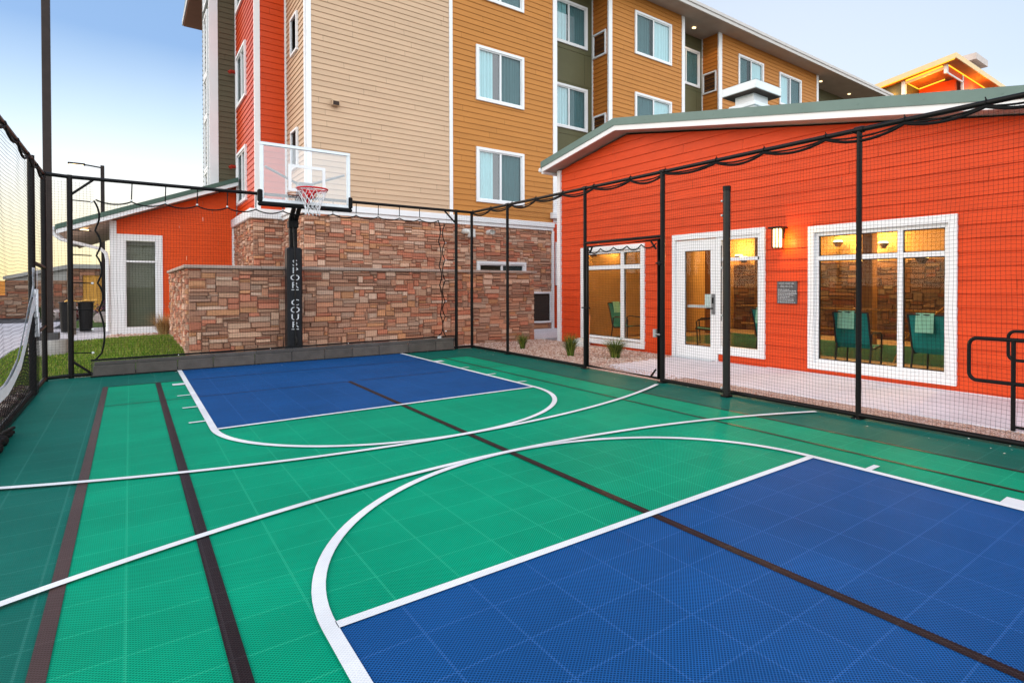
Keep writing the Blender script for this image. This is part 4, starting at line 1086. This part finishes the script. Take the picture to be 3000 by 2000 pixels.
for i in range(46):
    t = i/45; 
    def hb(y):
        for (ya,za),(yb,zb_) in zip(HB[2:],HB[3:]):
            if yb <= y <= ya: return za+(zb_-za)*(ya-y)/(ya-yb)
        return 1.2
    y = 10.45-3.9*t; b.tube([(XN,y,hb(min(y,10.19))-.03),(XN+.02,y+.03*(1-t),max(.02,(hb(min(y,10.19)))*.45)),(XN+.01,y+.05,.03)], .003, 3, caps=False)
for j in range(16):
    b.tube([(XN+.005,10.5-3.9*k/20, .03+(hb(min(10.19,10.5-3.9*k/20))-.05)*j/15) for k in range(21)], .003, 3, caps=False)
b.build('mesh_panel', TWINE, nt_)

# thick net post by the right fence
npst = empty('net_post', (5.70,4.68,0), 'thick black capped net post standing alone by the right fence', 'post')
b = MB(); b.tube([(5.70,4.69,0),(5.70,4.69,2.60)], .048, 20); b.build('pole', mat('charcoal_paint', (.022,.021,.019), .3, .15, 8.), npst)
b = MB(); b.tube([(5.70,4.69,2.585),(5.70,4.69,2.645)], .052, 20); b.build('cap', BLACK, npst)
b = MB(); b.bbox(5.645,5.755,4.635,4.745,-.008,.02,.004); b.build('base_plate', BLACK, npst)
b = MB()
for z in (2.46,2.28,1.62,1.02,.10): b.sphere((5.67,4.745,z), .016, 8, 5)
b.build('eye_bolt', mat('zinc_bolt', (.6,.6,.58), .3, .1, 5., metal=.5), npst)
b = MB(); b.tube([(5.665,4.748,.95),(5.665,4.748,1.9)], .006, 6); b.build('cable', BLACK, npst)

# low ball stop
bs = empty('ball_stop', (2.4,12.0,0), 'low dark mesh ball stop along the foot of the back fence', 'barrier')
BSM = mat('block_grey', (.26,.225,.20), .85, .2, 5., bump=.3, bsc=60, attr=True)
b = MB(); rnd = random.Random(4)
def btop(x): return .25+.04*(x+.45)/5.8
x = -.44
while x < 5.3:
    x1 = min(5.36, x+.47+.14*rnd.random()); v = .8+.4*rnd.random(); b.col = (v,v*.97,v*.94)
    b.bbox(x+.006,x1-.006,12.02,12.09,-.01,btop(x)*.66,.012); b.col = (v*.9,v*.9,v*.9); b.bbox(x+.02,x1+.02 if x1 < 5.3 else x1-.01,12.03,12.09,btop(x)*.67,btop(x)-.03,.012); x = x1
b.col = None
blk = b.build('block_course', BSM, bs)
b = MB()
n = 60
for i in range(n):
    xa, xb = -.45+5.82*i/n, -.45+5.82*(i+1)/n; f = lambda x: 12.0+.006*sin(x*5)
    b.face([(xa,f(xa),-.008),(xb,f(xb),-.008),(xb,f(xb),btop(xb)),(xa,f(xa),btop(xa))], True)
b.face([(5.37,12.0,-.008),(5.37,12.1,-.008),(5.37,12.1,.29),(5.37,12.0,.29)]); b.face([(-.45,12.0,-.008),(-.45,12.1,-.008),(-.45,12.1,.25),(-.45,12.0,.25)])
b.build('mesh_screen', sheer_mat('black_mesh_screen', (.07,.068,.066), .5), bs)
b = MB()
b.tube([(-.46,12.0,.252),(5.38,12.0,.292)], .012, 8); b.tube([(-.46,12.0,0),(5.38,12.0,0)], .012, 8); b.tube([(-.46,12.09,.25),(5.38,12.09,.29)], .012, 8); b.build('edge_binding', ROPE, bs)
b = MB(); b.box(4.98,5.06,11.99,11.996,.265,.31); b.build('tag', WHITE, bs)
b = MB(); 
for x in (.6,1.9,3.2): b.sphere((x,11.995,btop(x)-.0), .010, 6, 4)
b.build('eyelet', HOOK, bs)

# ================================================================== BASKETBALL HOOP
hp = empty('basketball_hoop', (2.40,12.66,0), 'pole mounted basketball hoop with clear backboard, red rim and white net', 'basketball hoop')
px, py = 2.39, 12.66
b = MB(); b.bbox(px-.065,px+.065,py-.065,py+.065,-.1,2.70,.012); b.build('pole', BLACK, hp)
b = MB(); b.bbox(px-.125,px+.135,py-.14,py+.12,.12,2.12,.03); pad = b.build('pole_pad', mat('black_vinyl', (.016,.017,.020), .38, .15, 6., bump=.08, bsc=40), hp)
RY = Matrix.Rotation(pi/2,4,'X')
LETW = mat('white_print', (.74,.75,.77), .6, .03, 4.)
for i, chv in enumerate('SPORT COURT'):
    if chv == ' ': continue
    z = 1.77-.1405*i if i < 5 else 1.015-.1405*(i-6)
    s = Matrix.Diagonal((1.28,1,1,1))
    text_mesh('lettering', chv, .165, LETW, pad, Matrix.Translation((px+.005-2.40, py-.142-12.66, z)) @ RY @ s, .001)
b = MB(); b.tube([(px+.005,py-.155,.25),(px+.005,py-.155,1.95),(px-.01,py-.10,2.5)], .016, 8); b.tube([(px+.005,py-.155,.42),(px+.02,py-.19,.38),(px+.02,py-.19,.30)], .012, 8); b.build('crank_rod', mat('dark_rod', (.02,.019,.018), .25, .1, 5.), hp)
# gooseneck arms
b = MB()
for dx in (-.045,.045):
    b.tube([(px+dx,py-.02,2.56),(px+dx,py-.05,2.66),(px+dx,py-.42,2.90),(px+dx,11.62,3.02)], .040, 10)
b.tube([(px,py+.05,2.62),(px,py-.36,3.06),(px,11.62,3.16)], .022, 8)
b.bbox(px-.085,px+.085,py-.085,py+.08,2.50,2.64,.01); b.build('arm', BLACK, hp)
BY = 11.30; bx0, bx1, bz0, bz1 = 1.655, 3.06, 2.80, 3.80
bxc = (bx0+bx1)/2
bb = MB(); bb.box(bx0+.05,bx1-.05,BY,BY+.012,bz0+.05,bz1-.05); board = bb.build('backboard', GLASSB, hp)
b = MB(); f = .055
for r in ((bx0,bx1,bz1-f,bz1),(bx0,bx1,bz0,bz0+f),(bx0,bx0+f,bz0+f,bz1-f),(bx1-f,bx1,bz0+f,bz1-f)): b.bbox(r[0],r[1],BY-.015,BY+.05,r[2],r[3],.006)
b.build('frame', ALU, board)
b = MB(); t0, t1, u0, u1 = bxc-.29, bxc+.29, 3.02, 3.48; q = .05
for r in ((t0,t1,u1-q,u1),(t0,t1,u0,u0+q),(t0,t0+q,u0+q,u1-q),(t1-q,t1,u0+q,u1-q)): b.box(r[0],r[1],BY-.005,BY-.002,r[2],r[3])
b.build('target_square', WHITE, board)
b = MB(); fpz = .06
b.bbox(bx0-.03,bx1+.03,BY-.03,BY+.055,bz0-.07,bz0-.001,.02); b.bbox(bx0-.035,bx0+.035,BY-.035,BY+.06,bz0-.0,bz0+.20,.015); b.bbox(bx1-.035,bx1+.035,BY-.035,BY+.06,bz0-.0,bz0+.20,.015); b.build('edge_padding', ROPE, board)
b = MB()
for s in (-1,1): b.tube([(bxc,11.62,3.16),(bxc+s*.62,BY+.05,3.40)], .022, 6)
b.bbox(bxc-.12,bxc+.12,BY+.06,BY+.3,2.98,3.2,.01); b.build('strut', GRAYM, board)
RZ = 3.03; rx, ry = bxc-.0, BY-.38; RR_ = .2286
REDP = mat('rim_red', (.55,.015,.02), .3, .05, 5.)
b = MB(); b.tube([(rx+RR_*cos(t*pi/20),ry+RR_*sin(t*pi/20),RZ) for t in range(40)], .015, 8, closed=True)
b.tube([(rx+(RR_-.01)*cos(t*pi/20),ry+(RR_-.01)*sin(t*pi/20),RZ-.035) for t in range(40)], .006, 6, closed=True)
b.bbox(rx-.085,rx+.085,BY-.16,BY-.016,RZ-.13,RZ-.005,.01)
for s in (-1,1): b.tube([(rx+s*.07,BY-.1,RZ-.02),(rx+s*.13,ry+.19,RZ-.01)], .010, 6)
b.tube([(rx,BY-.03,RZ-.2),(rx,ry+.19,RZ-.06)], .03, 6); b.build('rim', REDP, hp)
b = MB(); K = 12; lv = [(.222,RZ-.02),(.19,RZ-.11),(.155,RZ-.20),(.125,RZ-.28),(.105,RZ-.36),(.115,RZ-.44)]
for k in range(K):
    for sg_ in (-1,1):
        b.tube([(rx+r*cos(2*pi*(k+sg_*.5*i)/K), ry+r*sin(2*pi*(k+sg_*.5*i)/K), z) for i, (r,z) in enumerate(lv)], .0045, 4, caps=False)
b.build('hoop_net', mat('white_cord', (.8,.8,.8), .8), hp)

# ================================================================== SMALL THINGS
GT = mat('grass_tuft', (1,1,1), .55, .15, 6., attr=True)
def tuft(x, y, z0, h, n, rad, cols, lean, label, name='grass_tuft', cat='plant', group=None):
    b = MB(); rnd = random.Random(int(x*100)+int(y*10))
    for i in range(n):
        a = rnd.random()*6.283; r0 = rad*.28*rnd.random(); hh = h*(.55+.5*rnd.random()); sp = rad*(.35+.9*rnd.random()); w_ = .0035+.002*rnd.random()
        ca_, sa_ = cos(a), sin(a); b.col = rnd.choice(cols); prev = None
        for k in range(5):
            t = k/4; xx = x+ca_*(r0+sp*t*t)+lean[0]*t; yy = y+sa_*(r0+sp*t*t)+lean[1]*t; zz = z0+hh*(t-.22*t*t*t*(sp/rad)); ww = w_*(1-t*.92)
            cur = ((xx-sa_*ww,yy+ca_*ww,zz),(xx+sa_*ww,yy-ca_*ww,zz))
            if prev: b.face([prev[0],prev[1],cur[1],cur[0]])
            prev = cur
    return tag(b.build(name, GT, None, (x,y,z0)), label, cat, group)
TG = [alb(92,120,34),alb(126,146,52),alb(64,90,28),alb(150,160,70),alb(48,74,26)]
tuft(6.60,11.22,-.02,.42,380,.20,TG,(0,0),'small green grass tuft beside the stone wall end',group='green tufts in the gravel bed')
tuft(6.66,9.46,-.02,.54,520,.25,TG,(0,0),'taller green grass tuft left of the gate with orange stake beside it',group='green tufts in the gravel bed')
tuft(7.16,8.66,-.02,.48,620,.33,TG,(0,0),'spreading green grass tuft seen through the gate below the window',group='green tufts in the gravel bed')
tuft(.70,20.3,0,.78,620,.42,[alb(200,156,96),alb(214,176,116),alb(170,120,70),alb(222,186,130)],(0,0),'tan dry ornamental grass below the annex window','ornamental_grass')
b = MB(); b.tube([(6.98,9.3,-.02),(7.02,9.3,.80)], .008, 6); tag(b.build('marker_stake', mat('orange_plastic', (.75,.22,.08), .5)), 'thin orange marker stake leaning in the gravel by the orange wall', 'stake')
b = MB(); b.sphere((7.95,10.9,.02), .22, 14, 8, (1,1,.7)); b.tube([(7.95,10.9,-.03),(7.95,10.9,.04)], .23, 14); tag(b.build('valve_cover', mat('white_cover', (.66,.64,.60), .6, .1, 5.)), 'low white rounded utility cover on gravel by the orange wall', 'cover')
b = MB(); rnd = random.Random(21)
for i in range(150):
    e = rnd.random(); y = -1+12.9*rnd.random()
    x, y = ((5.78-.35*e*e, y) if i % 3 else (-.8+6.4*rnd.random(), 11.95-.5*e*e))
    a = rnd.random()*6.28; r = .004+.011*rnd.random()**2; b.col = rnd.choice([alb(190,180,160),alb(120,90,60),alb(160,130,90),alb(225,222,215)])
    b.face([(x+r*cos(a),y+r*sin(a),.006),(x-.5*r*sin(a),y+.5*r*cos(a),.012),(x-r*cos(a),y-r*sin(a),.006),(x+.5*r*sin(a),y-.5*r*cos(a),.008)])
tag(b.build('debris', GT), 'specks of grit and dry leaf along the court edges', 'debris', kind='stuff')
# litter bins and far things
BIN = mat('black_plastic_bin', (.014,.013,.013), .4, .2, 5.)
def bin_(x, y, label):
    t = empty('trash_can', (x,y,-.02), label, 'trash can', 'trash cans by the far path')
    b = MB(); n = 28
    for i in range(n):
        a0, a1 = 2*pi*i/n, 2*pi*(i+.82)/n; r0, r1 = .145, .178
        for rr0, rr1 in ((r0,r1),):
            b.face([(x+rr0*cos(a0),y+rr0*sin(a0),.0),(x+rr0*cos(a1),y+rr0*sin(a1),.0),(x+rr1*cos(a1),y+rr1*sin(a1),.86),(x+rr1*cos(a0),y+rr1*sin(a0),.86)])
    b.tube([(x,y,.0),(x,y,.84)], [.135,.165], 20); b.build('body', BIN, t)
    b = MB(); b.tube([(x+.185*cos(2*pi*k/24),y+.185*sin(2*pi*k/24),.88) for k in range(24)], .022, 6, closed=True); b.tube([(x,y,.84),(x,y,.87)], .17, 20); b.build('lid', BIN, t)
    return t
bin_(-1.42,24.05,'left ribbed black trash can by the far path'); t2 = bin_(-1.02,24.1,'right ribbed black trash can by the far path with yellow bag edge')
b = MB(); b.tube([(-1.22+.25*cos(k*.5),24.0+.2*sin(k*.5),.93+.03*sin(k*1.7)) for k in range(9)], .022, 5); b.tube([(-1.1,23.95,.93),(-.75,24.0,.96)], .02, 5); b.build('bag_edge', mat('yellow_bag', (.75,.42,.10), .5), t2)
b = MB(); b.bbox(-1.26,-1.17,22.85,22.94,-.02,.92,.01); tag(b.build('timber_post', mat('grey_post', (.10,.075,.06), .7, .2, 6.)), 'short weathered post standing before the two trash cans', 'post')
def pole_lamp(x, y, z0, w_, h, arm, label, lit=True):
    t = empty('street_lamp', (x,y,z0), label, 'street lamp')
    b = MB(); b.bbox(x-w_/2,x+w_/2,y-w_/2,y+w_/2,z0,h,.008); b.build('pole', mat('bronze_pole', (.030,.020,.017), .35, .15, 6.), t)
    b = MB(); b.tube([(x,y,h-.10),(x-arm*.4,y,h-.05),(x-arm*.55,y,h-.04)], .03, 8); b.build('arm', BLACK, t)
    b = MB(); b.bbox(x-arm,x-arm*.5,y-.14,y+.14,h-.07,h-.0,.015); hd = b.build('lamp_head', BLACK, t)
    b = MB(); b.box(x-arm*.97,x-arm*.56,y-.1,y+.1,h-.082,h-.071); b.build('lens', emit('lamp_lens', (1,.72,.4), 4.), hd)
    return t
t = pole_lamp(-1.24,16.45,.44,.125,7.25,.8,'tall thick dark lamp pole on concrete pedestal behind the left fence corner')
b = MB(); b.bbox(-1.41,-1.09,16.30,16.62,.30,.44,.01); b.build('base_cover', mat('grey_base_cover', (.07,.065,.065), .5), t)
b = MB(); b.tube([(-1.25,16.46,-.1),(-1.25,16.46,.30)], [.29,.285], 28); b.build('pedestal', mat('pedestal_concrete', (.45,.42,.40), .85, .15, 6., bump=.25, bsc=50), t)
pole_lamp(-.84,33.0,0,.125,6.45,1.05,'slim far street lamp rising behind the annex roof')
# brick enclosure
en = empty('brick_enclosure', (-2.2,38,0), 'low brown stone and brick enclosure with pale coping far left', 'enclosure')
BRK = mat('brown_ledge', (1,1,1), .85, .2, 14., bump=.4, bsc=30, attr=True)
b = MB(); stones(b,'y',38.0,-2.25,.6,-.1,2.2,[(-1.72,-.8,-.2,1.87)],61,.055,.6); b.build('wall', BRK, en)
b = MB(); stones(b,'y',38.0,-9.0,-2.25,-.1,1.62,[(-9,-4.25,.95,1.62)],62,.055,.6); b.box(-9,-2.26,38.05,38.4,-.1,.9); b.box(-4.2,-2.26,38.05,38.4,.9,1.6); b.box(-2.24,.6,38.4,38.6,-.1,2.2); b.build('wall', BRK, en)
b = MB(); b.prism([(-4.3,1.66),(-2.2,2.18),(-2.2,2.38),(-4.3,1.80)],'y',37.85,38.5); b.box(-2.199,.7,37.85,38.6,2.2,2.40); b.prism([(-4.25,1.55),(-2.25,1.6),(-2.25,2.17),(-4.25,1.65)],'y',38.0,38.3); b.build('coping', mat('grey_coping', (.38,.36,.33), .8, .1, 4.), en)
b = MB()
for i in range(7): b.box(-1.72+.131*i,-1.72+.131*i+.124,38.02,38.06,.1,1.87)
b.build('wooden_gate', mat('yellow_cedar', (.62,.30,.06), .6, .2, 5., stretch=(1,1,.2)), en)
b = MB(); b.box(-9,-4.25,38.2,38.3,.95,1.6); b.build('cedar_panel', mat('orange_cedar', (.75,.30,.06), .6, .2, 5.), en)
rnd = random.Random(8)
ROCK = mat('boulder_stone', (.42,.34,.31), .85, .25, 5., bump=.5, bsc=12)
for i, (x,y,s,lab) in enumerate(((-2.45,35.2,.34,'left pale boulder at the foot of the brick enclosure'),(-1.95,35.6,.45,'largest pale boulder at the foot of the brick enclosure'),(-1.45,35.4,.30,'right pale boulder left of the trash cans'),(-.62,30,.36,'grey boulder below the far street lamp'))):
    b = MB(); n, m_ = 9, 6; V = []; F = []
    for p in range(m_+1):
        for k in range(n):
            th = pi*p/m_; a = 2*pi*k/n; r = s*(.8+.4*rnd.random()); V.append((x+r*sin(th)*cos(a)*1.2, y+r*sin(th)*sin(a), .12+r*cos(th)*.75))
    for p in range(m_):
        for k in range(n): F.append((p*n+k,(p+1)*n+k,(p+1)*n+(k+1)%n,p*n+(k+1)%n))
    b.faces(V, F); tag(b.build('boulder', ROCK), lab, 'boulder', 'boulders by the far path')
def shrub(x, y, r, h, cols, lab):
    b = MB(); rnd = random.Random(int(x*50+y))
    for i in range(650):
        a, t, q = rnd.random()*6.28, rnd.random(), rnd.random()**.5
        p = (x+r*q*cos(a), y+r*q*sin(a), .02+h*t*(1-.4*q)); s = .025+.03*rnd.random(); d = rnd.random()*6.28; e = rnd.random()-.5
        b.col = rnd.choice(cols); b.face([(p[0]-s*cos(d),p[1]-s*sin(d),p[2]-s*e),(p[0],p[1],p[2]+s),(p[0]+s*cos(d),p[1]+s*sin(d),p[2]+s*e)])
    tag(b.build('shrub', GT), lab, 'shrub', 'small shrubs by the far path')
shrub(-1.95,33.9,.3,.55,[alb(150,60,60),alb(110,40,44),alb(170,90,80)],'red leaved shrub among the pale boulders')
shrub(-.62,31,.5,.9,[alb(130,70,110),alb(90,60,80),alb(80,90,50)],'purple flowering shrub at the foot of the far street lamp')
shrub(-2.6,33.2,.25,.7,[alb(50,70,34),alb(70,90,44)],'small green shrub left of the boulders beside the lamp pole')

# ================================================================== CAMERA, LIGHT, SKY
cd = bpy.data.cameras.new('camera'); cam = bpy.data.objects.new('camera', cd); COL.objects.link(cam)
cam.location = (0,0,1.4); cam.rotation_euler = (radians(90-.6), 0, radians(-40.822))
cd.sensor_fit = 'HORIZONTAL'; cd.sensor_width = 36; cd.lens = 1324.22/2352*36
cd.shift_x = -(1442-1176)/2352; cd.shift_y = -(784-668.87)/2352
cd.clip_start = .05; cd.clip_end = 3000
SC.camera = cam
AZ = radians(-58); EL = radians(17)          # sun azimuth from +Y towards +X
sd = (sin(AZ)*cos(EL), cos(AZ)*cos(EL), sin(EL))
sun = bpy.data.lights.new('sun','SUN'); sun.energy = 2.5; sun.angle = radians(70); sun.color = (1,.84,.68)
so = bpy.data.objects.new('sun', sun); COL.objects.link(so); so.location = (sd[0]*50,sd[1]*50,sd[2]*50+5)
from mathutils import Vector
so.rotation_euler = Vector(sd).to_track_quat('Z','Y').to_euler()
W = bpy.data.worlds.new('World'); SC.world = W; W.use_nodes = True
nt = W.node_tree; nt.nodes.clear()
out = nt.nodes.new('ShaderNodeOutputWorld'); bg = nt.nodes.new('ShaderNodeBackground')
sky = nt.nodes.new('ShaderNodeTexSky'); sky.sky_type = 'NISHITA'; sky.sun_disc = False
sky.sun_elevation = EL; sky.sun_rotation = AZ; sky.altitude = 1500; sky.air_density = 1.; sky.dust_density = 1.; sky.ozone_density = 1.5
L(nt, sky.outputs[0], bg.inputs[0]); bg.inputs[1].default_value = .022
# thin bright haze of the dusk sky: white above the horizon, fading to blue overhead, warm glow low over the sunset
tc = nt.nodes.new('ShaderNodeTexCoord'); sep = nt.nodes.new('ShaderNodeSeparateXYZ'); L(nt, tc.outputs['Generated'], sep.inputs[0])
nz = N(nt, 'ShaderNodeTexNoise', Scale=2.2, Detail=4.); L(nt, tc.outputs['Generated'], nz.inputs['Vector'])
el = math_(nt, 'ADD', sep.outputs[2], math_(nt, 'MULTIPLY', math_(nt, 'SUBTRACT', nz.outputs['Fac'], .5), .06))
cr = nt.nodes.new('ShaderNodeValToRGB'); L(nt, el, cr.inputs[0]); e = cr.color_ramp.elements
e[0].position = 0.; e[0].color = (1.0,.86,.62,1); e[1].position = 1.; e[1].color = (.22,.36,.66,1)
for p_, c_ in ((.08,(1.0,.97,.88)),(.14,(.95,.98,1.0)),(.21,(.62,.78,.92)),(.31,(.27,.44,.73)),(.45,(.24,.41,.70))):
    q_ = e.new(p_); q_.color = (*c_,1)
dt = nt.nodes.new('ShaderNodeVectorMath'); dt.operation = 'DOT_PRODUCT'; L(nt, tc.outputs['Generated'], dt.inputs[0])
dt.inputs[1].default_value = (sin(AZ), cos(AZ), 0)
low = math_(nt, 'SUBTRACT', 1., ramp(nt, el, .01, .15)); az = ramp(nt, dt.outputs['Value'], .15, .66)
glow = math_(nt, 'MULTIPLY', low, az)
hz = mixc(nt, glow, cr.outputs[0], (1.0,.80,.38))
dw = nt.nodes.new('ShaderNodeVectorMath'); dw.operation = 'DOT_PRODUCT'; L(nt, tc.outputs['Generated'], dw.inputs[0]); dw.inputs[1].default_value = (.77,.64,0)
wv = math_(nt, 'MULTIPLY', ramp(nt, dw.outputs['Value'], .66, .93), .60)
hz = mixc(nt, wv, hz, (.98,.99,1.0))
hz = mixc(nt, math_(nt, 'MULTIPLY', ramp(nt, sep.outputs[0], .45, .95), .35), hz, (.78,.90,1.0))
back = ramp(nt, sep.outputs[1], .1, -.7)     # added fill: sky brightened behind the camera to light the building fronts
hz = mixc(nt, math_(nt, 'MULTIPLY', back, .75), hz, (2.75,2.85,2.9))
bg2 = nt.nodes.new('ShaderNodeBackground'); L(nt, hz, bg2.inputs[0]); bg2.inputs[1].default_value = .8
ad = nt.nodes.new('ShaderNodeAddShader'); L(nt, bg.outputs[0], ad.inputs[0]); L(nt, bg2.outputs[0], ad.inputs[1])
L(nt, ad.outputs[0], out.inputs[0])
SC.view_settings.view_transform = 'Standard'; SC.view_settings.look = 'None'; SC.view_settings.exposure = 0.40; SC.view_settings.gamma = 1.0
SC.view_settings.use_curve_mapping = False
SC.cycles.max_bounces = 7; SC.cycles.transparent_max_bounces = 24; SC.cycles.use_denoising = True
SC.cycles.sample_clamp_indirect = 6
